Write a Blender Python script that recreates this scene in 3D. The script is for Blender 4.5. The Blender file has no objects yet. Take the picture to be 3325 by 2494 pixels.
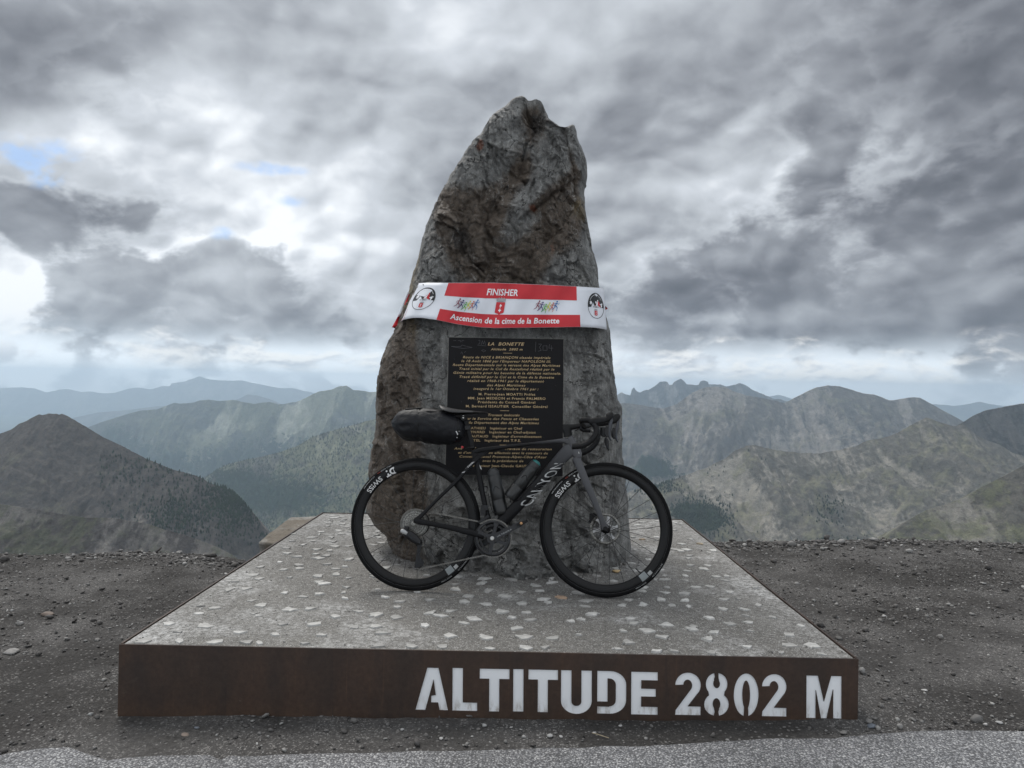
HAZE_DENSITY = 4.7e-5
import bpy, math, random
import numpy as np
from mathutils import Matrix, Vector
from mathutils.bvhtree import BVHTree

random.seed(7)
rng = np.random.default_rng(11)
scene = bpy.context.scene
col = scene.collection

# ------------------------------------------------------------------ camera
F_PX, CX, CY = 2401.0, 1662.5, 1247.0          # focal length in photo pixels (26 mm), photo centre
ROLL, PITCH = 0.018, 8.4 / 2401.0
CAM = np.array([0.0, 0.0, 1.06])               # slab top is z = 0
cr, sr, cp, sp = math.cos(ROLL), math.sin(ROLL), math.cos(PITCH), math.sin(PITCH)
fwd = Vector((0, cp, sp)); up0 = Vector((0, -sp, cp)); rt0 = Vector((1, 0, 0))
rt = rt0 * cr + up0 * sr; up = up0 * cr - rt0 * sr
cam_data = bpy.data.cameras.new('camera')
cam = bpy.data.objects.new('camera', cam_data); col.objects.link(cam)
M = Matrix((rt, up, -fwd)).transposed().to_4x4(); M.translation = Vector(CAM)
cam.matrix_world = M
cam_data.sensor_width = 36.0; cam_data.lens = 36.0 * F_PX / 3325.0
cam_data.clip_start = 0.05; cam_data.clip_end = 300000
scene.camera = cam
scene.view_settings.view_transform = 'Standard'
scene.view_settings.look = 'None'
scene.view_settings.exposure = 0.78
scene.view_settings.gamma = 1.0
scene.view_settings.use_curve_mapping = False
scene.render.engine = 'CYCLES'
scene.cycles.use_denoising = True
scene.cycles.max_bounces = 6
scene.cycles.volume_bounces = 1
scene.cycles.sample_clamp_indirect = 4


def ray(px, py):
    a, b = px - CX, py - CY
    u = a * cr + b * sr; v = -a * sr + b * cr
    d = np.array([u / F_PX, 1.0, -v / F_PX])
    return np.array([d[0], d[1] * cp - d[2] * sp, d[1] * sp + d[2] * cp])


def at_y(px, py, Y):
    d = ray(px, py); return CAM + d * (Y - CAM[1]) / d[1]


def at_z(px, py, z):
    d = ray(px, py); return CAM + d * (z - CAM[2]) / d[2]


def at_plane(px, py, O, N):
    d = ray(px, py); t = np.dot(np.asarray(O) - CAM, N) / np.dot(d, N); return CAM + d * t


# ------------------------------------------------------------------ node helpers
class NT:
    def __init__(self, tree):
        self.t = tree; self.n = tree.nodes; self.l = tree.links

    def node(self, typ, ins=None, **kw):
        nd = self.n.new(typ)
        for k, v in kw.items():
            setattr(nd, k, v)
        if ins:
            for k, v in ins.items():
                s = nd.inputs[k]
                if isinstance(v, bpy.types.NodeSocket):
                    self.l.new(v, s)
                else:
                    s.default_value = v
        return nd

    def math(self, op, a, b=None, c=None, clamp=False):
        nd = self.n.new('ShaderNodeMath'); nd.operation = op; nd.use_clamp = clamp
        for i, v in enumerate((a, b, c)):
            if v is None: continue
            if isinstance(v, bpy.types.NodeSocket): self.l.new(v, nd.inputs[i])
            else: nd.inputs[i].default_value = v
        return nd.outputs[0]

    def vmath(self, op, a, b=None, scale=None):
        nd = self.n.new('ShaderNodeVectorMath'); nd.operation = op
        for i, v in enumerate((a, b)):
            if v is None: continue
            if isinstance(v, bpy.types.NodeSocket): self.l.new(v, nd.inputs[i])
            else: nd.inputs[i].default_value = v
        if scale is not None:
            if isinstance(scale, bpy.types.NodeSocket): self.l.new(scale, nd.inputs['Scale'])
            else: nd.inputs['Scale'].default_value = scale
        return nd.outputs['Value'] if op in ('LENGTH', 'DISTANCE', 'DOT_PRODUCT') else nd.outputs['Vector']

    def noise(self, vec, scale, detail=6, rough=0.55, dist=0.0, out='Fac', lac=2.0):
        nd = self.n.new('ShaderNodeTexNoise')
        if vec is not None: self.l.new(vec, nd.inputs['Vector'])
        nd.inputs['Scale'].default_value = scale; nd.inputs['Detail'].default_value = detail
        nd.inputs['Roughness'].default_value = rough; nd.inputs['Distortion'].default_value = dist
        nd.inputs['Lacunarity'].default_value = lac
        return nd.outputs[out]

    def voronoi(self, vec, scale, feature='F1', rand=1.0, out='Distance'):
        nd = self.n.new('ShaderNodeTexVoronoi'); nd.feature = feature
        if vec is not None: self.l.new(vec, nd.inputs['Vector'])
        nd.inputs['Scale'].default_value = scale; nd.inputs['Randomness'].default_value = rand
        return nd.outputs[out]

    def ramp(self, fac, stops, interp='LINEAR'):
        nd = self.n.new('ShaderNodeValToRGB'); e = nd.color_ramp; e.interpolation = interp
        while len(e.elements) < len(stops): e.elements.new(0.5)
        for el, (p, c) in zip(e.elements, stops):
            el.position = p
            el.color = (c, c, c, 1) if isinstance(c, (int, float)) else (c[0], c[1], c[2], 1)
        self.l.new(fac, nd.inputs[0]); return nd.outputs[0]

    def smooth(self, v, lo, hi, a=0.0, b=1.0):
        nd = self.n.new('ShaderNodeMapRange'); nd.interpolation_type = 'SMOOTHSTEP'
        self.l.new(v, nd.inputs[0])
        for i, x in enumerate((lo, hi, a, b)): nd.inputs[i + 1].default_value = x
        return nd.outputs[0]

    def mix(self, fac, a, b, blend='MIX'):
        nd = self.n.new('ShaderNodeMix'); nd.data_type = 'RGBA'; nd.blend_type = blend
        for s, v in ((nd.inputs[0], fac), (nd.inputs[6], a), (nd.inputs[7], b)):
            if isinstance(v, bpy.types.NodeSocket): self.l.new(v, s)
            elif isinstance(v, (int, float)): s.default_value = v
            else: s.default_value = (v[0], v[1], v[2], 1)
        return nd.outputs[2]


# ------------------------------------------------------------------ world: Nishita sky behind procedural clouds
SUN_EL, SUN_AZ = math.radians(56), math.radians(-32)      # azimuth clockwise from +Y: high, ahead and to the left, veiled by cloud
world = bpy.data.worlds.new('World'); scene.world = world; world.use_nodes = True
W = NT(world.node_tree)
for n in list(W.n): W.n.remove(n)
sky = W.node('ShaderNodeTexSky', sky_type='NISHITA', sun_disc=False, sun_elevation=SUN_EL, sun_rotation=SUN_AZ, altitude=2800)
tc = W.node('ShaderNodeTexCoord').outputs['Generated']
dirv = W.vmath('NORMALIZE', tc)
sep = W.node('ShaderNodeSeparateXYZ', {0: dirv})
elev = sep.outputs['Z']

def blob_sum(items):
    """sum of soft spots fixed on the celestial sphere: (photo x, photo y of a 2212 px wide view, half width x, half width y, amount)"""
    tot = None
    for (x, y, rx, ry, a) in items:
        d = ray(x * 1.503, y * 1.503); d = d / np.linalg.norm(d)
        right = np.cross(d, (0, 0, 1.0)); right /= np.linalg.norm(right); upv = np.cross(right, d)
        r1, r2 = F_PX / (rx * 1.503), F_PX / (ry * 1.503)
        q1 = W.vmath('DOT_PRODUCT', dirv, tuple(right * r1)); q2 = W.vmath('DOT_PRODUCT', dirv, tuple(upv * r2))
        q3 = W.math('SUBTRACT', 1.0, W.math('MAXIMUM', W.vmath('DOT_PRODUCT', dirv, tuple(d)), 0.0))
        s = W.math('ADD', W.math('MULTIPLY', q1, q1), W.math('MULTIPLY', q2, q2))
        s = W.math('ADD', s, W.math('MULTIPLY', q3, 8.0))
        g = W.math('MULTIPLY', W.math('EXPONENT', W.math('MULTIPLY', s, -0.7)), a)
        tot = g if tot is None else W.math('ADD', tot, g)
    return tot


D3 = W.vmath('MULTIPLY', dirv, (1.0, 1.0, 1.5))
warp = W.noise(D3, 3.0, 4, 0.55, out='Color')
Dw = W.vmath('ADD', D3, W.vmath('SCALE', W.vmath('SUBTRACT', warp, (0.5, 0.5, 0.5)), scale=0.10))


def puffs(vec, scale, det=2.0, rough=0.5):
    """cauliflower billows: inverted smooth cells with smaller cells on them"""
    nd = W.node('ShaderNodeTexVoronoi', feature='F1'); nd.normalize = True
    W.l.new(vec, nd.inputs['Vector']); nd.inputs['Scale'].default_value = scale; nd.inputs['Detail'].default_value = det
    nd.inputs['Roughness'].default_value = rough
    return W.math('SUBTRACT', 1.0, nd.outputs['Distance'])


n_big = W.noise(Dw, 2.6, 6, 0.48)
n_big2 = W.noise(W.vmath('ADD', Dw, (-0.020, 0.0, 0.034)), 2.6, 6, 0.48)
n_puff = W.noise(Dw, 9.0, 9, 0.57)
c_a = puffs(Dw, 7.0); c_a2 = puffs(W.vmath('ADD', Dw, (-0.010, 0.0, 0.018)), 7.0)
n_fine = W.noise(D3, 26.0, 6, 0.55)
emb = W.math('SUBTRACT', c_a, c_a2)                        # sunlit upper-left sides of the billows
broad = blob_sum([
    (430, 400, 420, 260, .10), (700, 560, 160, 140, .03),
    (60, 60, 240, 120, -.26), (420, 60, 240, 120, .10), (250, 170, 330, 60, .14), (800, 190, 230, 120, -.12), (620, 60, 130, 60, -.08), (950, 90, 160, 90, .08),
    (60, 310, 170, 45, .26), (560, 350, 240, 100, .09), (730, 480, 190, 100, .08), (810, 640, 110, 100, .14), (640, 520, 100, 60, .12), (330, 575, 70, 22, .30),
    (60, 620, 120, 70, .22), (40, 720, 150, 90, .22), (480, 762, 220, 16, .22), (1500, 90, 230, 110, -.08), (1650, 120, 260, 160, -.10), (2130, 200, 190, 240, -.20),
    (1780, 400, 170, 100, .18), (1900, 320, 170, 40, .16), (1480, 520, 160, 110, .10), (1360, 330, 190, 130, -.06), (1450, 795, 190, 34, .36), (1850, 812, 300, 30, .26), (700, 800, 300, 40, .14)])
behind = W.smooth(sep.outputs['Y'], -0.25, 0.45, 0.36, 0.0)
val = W.math('ADD', W.math('ADD', broad, 0.56), behind)
val = W.math('ADD', val, W.math('MULTIPLY', W.math('SUBTRACT', n_big, 0.5), 0.95))
val = W.math('ADD', val, W.math('MULTIPLY', W.math('SUBTRACT', n_big, n_big2), 1.3))
low = W.smooth(elev, 0.12, 0.50, 1.0, 0.35)
pf = W.math('ADD', W.math('MULTIPLY', W.math('SUBTRACT', n_puff, 0.5), 0.55), W.math('MULTIPLY', emb, 2.2))
val = W.math('ADD', val, W.math('MULTIPLY', pf, low))
val = W.math('ADD', val, W.math('MULTIPLY', W.math('SUBTRACT', n_fine, 0.5), 0.08))
# nearer banks of cloud with firm edges: dark bases, bright rims
for blobs, level, soft in (
        ([(1760, 600, 400, 110, .9), (2150, 500, 250, 220, .8), (1500, 690, 260, 60, .5), (2080, 690, 300, 55, .6), (1950, 120, 330, 200, .45)], .24, .60),
        ([(0, 60, 230, 110, .9)], .34, .6),
        ([(0, 430, 150, 95, .6), (180, 430, 120, 70, .45), (300, 485, 100, 60, .42)], .27, .55),
        ([(210, 660, 110, 90, .42), (350, 610, 110, 70, .34), (500, 640, 170, 90, .5), (700, 695, 120, 60, .45), (300, 735, 190, 30, .45), (560, 735, 200, 26, .4), (590, 560, 90, 50, .3)], .38, .42)):
    B_ = blob_sum(blobs)
    nz_ = W.math('ADD', W.math('MULTIPLY', W.math('SUBTRACT', c_a, 0.66), 1.3), W.math('ADD', W.math('MULTIPLY', W.math('SUBTRACT', n_puff, .5), 3.2), W.math('MULTIPLY', W.math('SUBTRACT', n_big, .5), 1.6)))
    T = W.math('ADD', W.math('MINIMUM', B_, 0.95), W.math('MULTIPLY', nz_, W.math('MINIMUM', W.math('MULTIPLY', B_, 2.2), 1.0)))
    m_ = W.smooth(T, .40, .40 + soft)
    rim_ = W.math('MULTIPLY', W.smooth(T, .24, .40), W.math('SUBTRACT', 1.0, W.smooth(T, .40, .40 + soft * .6)))
    bv = W.math('ADD', W.math('ADD', level, W.math('MULTIPLY', emb, 1.8)), W.math('ADD', W.math('MULTIPLY', W.math('SUBTRACT', n_big, .5), .75), W.math('MULTIPLY', W.math('SUBTRACT', n_puff, .5), .6)))
    val = W.math('ADD', val, W.math('MULTIPLY', rim_, .13 if soft < .3 else .04))
    val = W.math('ADD', W.math('MULTIPLY', val, W.math('SUBTRACT', 1.0, m_)), W.math('MULTIPLY', bv, m_))
cloud = W.ramp(val, [(0.0, (.066, .071, .084)), (0.20, (.114, .121, .139)), (0.40, (.208, .221, .244)), (0.58, (.318, .338, .365)),
                     (0.76, (.42, .445, .48)), (0.92, (.57, .595, .625)), (1.0, (.66, .68, .70))])
# gaps of blue
holes = blob_sum([(85, 335, 80, 36, 1.1), (600, 365, 75, 18, 1.0), (665, 435, 60, 18, .95), (105, 385, 40, 24, .8), (480, 500, 50, 20, .6)])
hole = W.smooth(W.math('MULTIPLY', holes, W.math('ADD', 1.0, W.math('MULTIPLY', W.math('SUBTRACT', n_puff, 0.5), 4.0))), 0.45, 0.95)
nish = W.mix(1.0, sky.outputs[0], (0.115, 0.115, 0.115), 'MULTIPLY')
col_s = W.mix(W.math('MULTIPLY', hole, 0.72), cloud, W.mix(0.5, nish, (.24, .36, .56)))
# pale clearer air under the cloud base, with small far cumulus in it
hz = W.smooth(elev, 0.076, 0.030)
hz = W.math('MULTIPLY', hz, W.smooth(W.math('ADD', n_puff, W.math('MULTIPLY', W.math('SUBTRACT', n_fine, 0.5), .5)), 0.60, 0.46, 0.15, 0.97))
col_s = W.mix(hz, col_s, W.mix(W.smooth(elev, .0, .085), (.86, .91, .95), (.50, .57, .63)))
# small bright cumulus low over the mountains
Dl = W.vmath('MULTIPLY', Dw, (1.0, 1.0, 1.7)); n_lo = W.noise(Dl, 15.0, 7, 0.55); n_lo2 = W.noise(W.vmath('ADD', Dl, (-.003, 0, .010)), 15.0, 7, 0.55)
lob = blob_sum([(1450, 800, 190, 40, .22), (1750, 810, 200, 30, .16), (2120, 838, 120, 18, .16), (440, 752, 110, 22, .20), (700, 790, 140, 26, .14), (560, 775, 200, 14, .10), (60, 745, 110, 30, .08), (1900, 775, 200, 22, .10)])
lm = W.math('MULTIPLY', W.smooth(W.math('ADD', n_lo, lob), .56, .80), W.math('MULTIPLY', W.smooth(elev, .004, .02), W.smooth(elev, .085, .060)))
lc = W.ramp(W.math('ADD', .62, W.math('MULTIPLY', W.math('SUBTRACT', n_lo, n_lo2), 5.0)), [(.3, (.38, .40, .43)), (.55, (.60, .60, .60)), (.8, (.76, .75, .72))])
col_s = W.mix(W.math('MULTIPLY', lm, .8), col_s, lc)
STR = 0.1
fin = W.vmath('SCALE', col_s, scale=0.92 / STR)
bg = W.node('ShaderNodeBackground', {'Color': fin, 'Strength': STR})
out = W.node('ShaderNodeOutputWorld', {'Surface': bg.outputs[0]})
world.cycles.sampling_method = 'MANUAL'; world.cycles.sample_map_resolution = 1024

sun_d = bpy.data.lights.new('sun', 'SUN'); sun_d.energy = 1.5; sun_d.angle = math.radians(28); sun_d.color = (1, .96, .9)
sun = bpy.data.objects.new('sun', sun_d); col.objects.link(sun)
sd = Vector((math.sin(SUN_AZ) * math.cos(SUN_EL), math.cos(SUN_AZ) * math.cos(SUN_EL), math.sin(SUN_EL)))
sun.rotation_euler = sd.to_track_quat('Z', 'Y').to_euler()



# ------------------------------------------------------------------ numpy noise
def _hash(ix, iy, iz, seed):
    h = (ix.astype(np.int64) * 374761393 + iy.astype(np.int64) * 668265263 + iz.astype(np.int64) * 2147483647 + seed * 1274126177) & 0xffffffff
    h = ((h ^ (h >> 13)) * 1274126177) & 0xffffffff
    return (h ^ (h >> 16)) & 0xffffffff


_G = np.array([(1, 1, 0), (-1, 1, 0), (1, -1, 0), (-1, -1, 0), (1, 0, 1), (-1, 0, 1), (1, 0, -1), (-1, 0, -1),
               (0, 1, 1), (0, -1, 1), (0, 1, -1), (0, -1, -1)], float)


def perlin(x, y, z, seed=0):
    x, y, z = np.broadcast_arrays(np.asarray(x, float), np.asarray(y, float), np.asarray(z, float))
    ix, iy, iz = np.floor(x), np.floor(y), np.floor(z)
    fx, fy, fz = x - ix, y - iy, z - iz
    u, v, w = (t * t * t * (t * (t * 6 - 15) + 10) for t in (fx, fy, fz))
    r = 0
    for a in (0, 1):
        for b in (0, 1):
            for c in (0, 1):
                g = _G[_hash(ix + a, iy + b, iz + c, seed) % 12]
                d = g[..., 0] * (fx - a) + g[..., 1] * (fy - b) + g[..., 2] * (fz - c)
                r = r + d * (u if a else 1 - u) * (v if b else 1 - v) * (w if c else 1 - w)
    return r


def fbm(x, y, z, octv=5, seed=0, gain=0.5, ridged=False, lac=2.03):
    s = 0; a = 1.0; t = 0
    for o in range(octv):
        n = perlin(x, y, z, seed + o * 17)
        s = s + a * ((1 - 2 * np.abs(n)) if ridged else n); t += a
        a *= gain; x = x * lac; y = y * lac; z = z * lac
    return s / t


# ------------------------------------------------------------------ mesh helpers
def mesh_from(name, V, Fc, smooth=False, mats=None, midx=None, attrs=None):
    me = bpy.data.meshes.new(name)
    V = np.asarray(V, np.float32).reshape(-1, 3)
    if isinstance(Fc, np.ndarray):
        n, k = Fc.shape
        me.vertices.add(len(V)); me.vertices.foreach_set('co', V.ravel())
        me.loops.add(n * k); me.loops.foreach_set('vertex_index', Fc.astype(np.int32).ravel())
        me.polygons.add(n); me.polygons.foreach_set('loop_start', np.arange(0, n * k, k, dtype=np.int32))
        me.update(calc_edges=True)
    else:
        me.from_pydata([tuple(map(float, v)) for v in V], [], [tuple(int(i) for i in f) for f in Fc])
    for m in (mats or []): me.materials.append(m)
    if midx is not None: me.polygons.foreach_set('material_index', np.asarray(midx, np.int32))
    if smooth: me.polygons.foreach_set('use_smooth', np.ones(len(me.polygons), bool))
    for k2, v in (attrs or {}).items():
        v = np.asarray(v, np.float32)
        if v.ndim == 1:
            a = me.attributes.new(k2, 'FLOAT', 'POINT'); a.data.foreach_set('value', v)
        else:
            a = me.attributes.new(k2, 'FLOAT_COLOR', 'POINT'); a.data.foreach_set('color', v.ravel())
    me.validate(); me.update()
    return me


def link(name, me, parent=None, **props):
    o = bpy.data.objects.new(name, me); col.objects.link(o)
    if parent is not None: o.parent = parent
    for k, v in props.items(): o[k] = v
    return o


def thing(name, label, cat, loc=(0, 0, 0), group=None, matrix=None):
    o = bpy.data.objects.new(name, None); col.objects.link(o); o.empty_display_size = 0.1
    if matrix is not None: o.matrix_world = matrix
    else: o.location = loc
    o['label'] = label; o['category'] = cat
    if group: o['group'] = group
    return o


def grid_faces(nu, nv, wrap=False):
    i = np.arange(nv - 1)[:, None]; j = np.arange(nu if wrap else nu - 1)[None, :]
    a = i * nu + j; b = i * nu + (j + 1) % nu; c = (i + 1) * nu + (j + 1) % nu; d = (i + 1) * nu + j
    return np.stack(np.broadcast_arrays(a, b, c, d), -1).reshape(-1, 4)


class MB:
    """collects shapes of one mesh"""
    def __init__(self): self.v = []; self.f = []; self.s = []

    def add(self, V, Fc, smooth=True):
        o = len(self.v)
        self.v += [tuple(map(float, p)) for p in V]
        self.f += [tuple(int(i) + o for i in f) for f in Fc]; self.s += [smooth] * len(Fc)
        return self

    def ring_loft(self, rings, cap=True, smooth=True):
        n = len(rings[0]); V = [p for r in rings for p in r]; Fc = []
        for i in range(len(rings) - 1):
            for j in range(n):
                k = (j + 1) % n
                Fc.append((i * n + j, i * n + k, (i + 1) * n + k, (i + 1) * n + j))
        self.add(V, Fc, smooth)
        if cap:
            self.add(rings[0], [tuple(range(n))[::-1]], False); self.add(rings[-1], [tuple(range(n))], False)
        return self

    def tube(self, pts, rad, n=10, cap=True):
        pts = [np.array(p, float) for p in pts]
        if isinstance(rad, (int, float)): rad = [rad] * len(pts)
        T = [pts[min(i + 1, len(pts) - 1)] - pts[max(i - 1, 0)] for i in range(len(pts))]
        T = [t / (np.linalg.norm(t) + 1e-12) for t in T]
        a = np.array([0, 1, 0.]) if abs(T[0][1]) < .9 else np.array([1, 0, 0.])
        rings = []
        for p, t, r in zip(pts, T, rad):
            a = a - t * np.dot(a, t); a /= np.linalg.norm(a); b = np.cross(t, a)
            rings.append([p + (a * math.cos(k) + b * math.sin(k)) * r for k in (2 * math.pi * q / n for q in range(n))])
        return self.ring_loft(rings, cap)

    def box(self, c, s, R=None):
        c = np.array(c, float); h = np.array(s, float) / 2
        V = [np.array([i, j, k]) * h for i in (-1, 1) for j in (-1, 1) for k in (-1, 1)]
        if R is not None: V = [np.array(R) @ v for v in V]
        return self.add([c + v for v in V], [(0, 1, 3, 2), (4, 6, 7, 5), (0, 4, 5, 1), (2, 3, 7, 6), (0, 2, 6, 4), (1, 5, 7, 3)], False)

    def prism(self, poly, y0, y1, fn, smooth=False):
        """poly in 2d -> fn(p, y) gives 3d, extruded between y0 and y1"""
        n = len(poly)
        V = [fn(p, y0) for p in poly] + [fn(p, y1) for p in poly]
        Fc = [tuple(range(n)), tuple(range(2 * n - 1, n - 1, -1))] + [(i, (i + 1) % n + 0, (i + 1) % n + n, i + n) for i in range(n)]
        return self.add(V, Fc, smooth)

    def lathe(self, prof, axis=1, n=24, centre=(0, 0, 0)):
        """prof: list of (radius, along) about the given axis, closed at the ends"""
        rings = []
        for r, h in prof:
            ring = []
            for q in range(n):
                a = 2 * math.pi * q / n
                p = [r * math.cos(a), r * math.sin(a)]; p.insert(axis, h)
                ring.append(np.array(p) + centre)
            rings.append(ring)
        return self.ring_loft(rings, True)

    def build(self, name, mat, parent=None, **props):
        me = bpy.data.meshes.new(name); me.from_pydata(self.v, [], self.f)
        me.materials.append(mat)
        me.polygons.foreach_set('use_smooth', np.array(self.s, bool))
        me.update(); me.validate()
        bmn = bmesh.new(); bmn.from_mesh(me); bmesh.ops.recalc_face_normals(bmn, faces=bmn.faces); bmn.to_mesh(me); bmn.free()
        return link(name, me, parent, **props)


import bmesh
_txt = {}


def text_geo(s, size=1.0, shear=0.0, bold=0.0, align='CENTER', spacing=1.0, res=2):
    key = (s, size, shear, bold, align, spacing, res)
    if key in _txt: return _txt[key]
    cu = bpy.data.curves.new('t', 'FONT'); cu.body = s; cu.size = size; cu.shear = shear; cu.offset = bold
    cu.align_x = align; cu.space_character = spacing; cu.resolution_u = res
    o = bpy.data.objects.new('t', cu); col.objects.link(o)
    bpy.context.view_layer.update()
    dg = bpy.context.evaluated_depsgraph_get()
    me = bpy.data.meshes.new_from_object(o.evaluated_get(dg))
    V = np.array([v.co[:2] for v in me.vertices]); Fc = [tuple(p.vertices) for p in me.polygons]
    bpy.data.objects.remove(o); bpy.data.curves.remove(cu); bpy.data.meshes.remove(me)
    _txt[key] = (V, Fc); return V, Fc


# ------------------------------------------------------------------ materials
def new_mat(name):
    m = bpy.data.materials.new(name); m.use_nodes = True
    t = NT(m.node_tree); b = t.n['Principled BSDF']
    return m, t, b


def simple(name, c, rough=0.6, metal=0.0, var=0.12, scale=40, bump=0.0, spec=0.5):
    m, t, b = new_mat(name)
    co = t.node('ShaderNodeTexCoord').outputs['Object']
    n = t.noise(co, scale, 5, 0.6)
    c2 = tuple(x * (1 - var * 1.6) for x in c); c3 = tuple(min(1, x * (1 + var * 1.6)) for x in c)
    t.l.new(t.ramp(n, [(0.3, c2), (0.7, c3)]), b.inputs['Base Color'])
    b.inputs['Roughness'].default_value = rough; b.inputs['Metallic'].default_value = metal
    b.inputs['Specular IOR Level'].default_value = spec
    if bump:
        bp = t.node('ShaderNodeBump', {'Height': n, 'Strength': bump, 'Distance': 0.002}); t.l.new(bp.outputs[0], b.inputs['Normal'])
    return m

# ================================================================== mountains
def terrain_mat(name, rock, scree, grass, forest=(.018, .028, .018), forest_amt=0.0, grass_amt=0.4, s=1.0, streak=1.0):
    """s: metres of a typical patch"""
    m, t, b = new_mat(name)
    geo = t.node('ShaderNodeNewGeometry'); pos = geo.outputs['Position']
    sepn = t.node('ShaderNodeSeparateXYZ', {0: geo.outputs['Normal']})
    n1 = t.noise(pos, 1.0 / s, 8, 0.62, 0.4); n2 = t.noise(pos, 4.5 / s, 8, 0.65)
    stv = t.vmath('MULTIPLY', pos, (1.0, 0.22, 0.22)); n3 = t.noise(stv, 5.0 / s, 6, 0.62, 0.6)
    n4 = t.noise(pos, 22.0 / s, 5, 0.7)
    cut = t.node('ShaderNodeAttribute', attribute_name='cut').outputs['Fac']
    veg = t.node('ShaderNodeAttribute', attribute_name='veg').outputs['Fac']
    k = t.math('ADD', t.math('MULTIPLY', n3, 0.7 * streak), t.math('MULTIPLY', n2, 0.5))
    k = t.math('ADD', k, t.math('MULTIPLY', cut, 0.5))
    c = t.mix(t.smooth(k, 0.48, 0.74), rock, scree)
    g = t.math('ADD', n1, t.math('MULTIPLY', t.math('SUBTRACT', n2, .5), .6))
    g = t.smooth(g, 0.62 - grass_amt * .3, 0.80 - grass_amt * .3)
    c = t.mix(t.math('MULTIPLY', g, 0.75), c, grass)
    f = t.math('ADD', veg, t.math('ADD', t.math('MULTIPLY', t.math('SUBTRACT', n2, .5), 1.3), t.math('MULTIPLY', t.math('SUBTRACT', n4, .5), .9)))
    f = t.smooth(t.math('ADD', f, forest_amt - 0.5), -0.02, 0.14)
    c = t.mix(f, c, t.mix(n4, forest, tuple(x * 2.2 for x in forest)))
    v = t.ramp(n4, [(0.25, 0.72), (0.75, 1.28)])
    c = t.mix(1.0, c, v, 'MULTIPLY')
    v2 = t.ramp(n2, [(0.3, 0.70), (0.7, 1.30)]); c = t.mix(1.0, c, v2, 'MULTIPLY')
    t.l.new(c, b.inputs['Base Color']); b.inputs['Roughness'].default_value = 1.0
    b.inputs['Specular IOR Level'].default_value = 0.1
    bp = t.node('ShaderNodeBump', {'Height': n2, 'Strength': 0.8, 'Distance': s * 0.16})
    bp2 = t.node('ShaderNodeBump', {'Height': n4, 'Strength': 0.6, 'Distance': s * 0.02, 'Normal': bp.outputs[0]})
    t.l.new(bp2.outputs[0], b.inputs['Normal'])
    return m


def crest(pts, n, ext=0):
    pts = sorted(pts); x = np.array([p[0] for p in pts], float); y = np.array([p[1] for p in pts], float)
    X = np.linspace(x[0], x[-1], n); return X, np.interp(X, x, y)


RIDGES = {}


def ridge(name, label, pts, D, L, slope, amp, mat, seed, nx=420, nv=170, jag=1.0, lam=0.15, concave=0.35, veg=None, tilt=0.0, cuts=1.0):
    """a mountain: its crest seen along the listed photo points lies D metres away; the flank falls towards the viewer"""
    PX, PY = crest(pts, nx)
    PY = PY + fbm(PX / 26.0, seed, 0.5, 5, seed, .6) * 4.5 * jag
    C = np.array([at_y(a, b_, D) for a, b_ in zip(PX, PY)])          # crest points
    Dk = D + tilt * (PX - PX.mean())
    C = CAM + (C - CAM) * (Dk / D)[:, None]
    v = np.linspace(0, 1, nv) ** 1.35
    Vv, Xx = np.meshgrid(v, C[:, 0], indexing='ij')
    dist = Vv * L
    Y = C[None, :, 1] - dist
    drop = slope * L * (Vv * (1 + concave) - concave * Vv ** 2)
    lamm = lam * D
    wx = fbm(Xx / lamm * .7, Y / lamm * .7, seed + .3, 3, seed + 5) * lamm * 1.0
    sk = 0.45 * np.sin(seed * 1.7)
    g1 = fbm((Xx + wx + sk * dist) / lamm, Y / (lamm * 3.2), seed * 1.3, 6, seed, .56, True)
    g2 = fbm((Xx + wx * .5) / (lamm * .22), Y / (lamm * .55), seed * 2.1, 5, seed + 50, .58, True)
    g3 = fbm(Xx / (lamm * .05), Y / (lamm * .09), seed * 2.1, 3, seed + 90, .6)
    k1 = np.clip(1 - (g1 * .5 + .5), 0, 1)
    ramp = np.clip(dist / (L * .22), 0, 1) ** .8
    Z = C[None, :, 2] - drop - 1.7 * amp * ramp * k1 - amp * .60 * np.clip(dist / (L * .06), 0, 1) * np.clip(1 - (g2 * .5 + .5), 0, 1) \
        + amp * .05 * g3 * np.clip(dist / (L * .05), 0, 1)
    cut = np.clip((k1 - .27) * 3.5, -1, 1) * cuts
    # back flank
    nb = 8
    vb = np.linspace(1, 0, nb + 1)[:-1]
    Yb = C[None, :, 1] + vb[:, None] * L * .5; Zb = C[None, :, 2] - vb[:, None] * L * .5 * slope * 1.1
    Xb = np.broadcast_to(C[None, :, 0], Yb.shape)
    X_ = np.vstack([Xb, Xx]); Y_ = np.vstack([Yb, Y]); Z_ = np.vstack([Zb, Z])
    V = np.stack([X_, Y_, Z_], -1)
    cutA = np.vstack([np.zeros_like(Xb), cut])
    if veg is None: vg = np.zeros_like(X_)
    else:
        d = V - CAM; fx = d[..., 0] / np.maximum(d[..., 1], 1); fz = d[..., 2] / np.maximum(d[..., 1], 1)
        sx = CX + F_PX * fx; sy = CY - F_PX * fz
        vg = np.zeros_like(X_)
        for (a, b_, ra, rb, am) in veg:
            vg = vg + am * np.exp(-((sx - a) / ra) ** 2 - ((sy - b_) / rb) ** 2)
        vg = np.clip(vg, -1, 1.2)
    me = mesh_from(name, V, grid_faces(nx, nv + nb), True, [mat], attrs={'cut': cutA.ravel(), 'veg': vg.ravel()})
    o = link(name, me, kind='structure', label=label)
    RIDGES[seed] = (V[nb:], vg[nb:])
    return o


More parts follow.
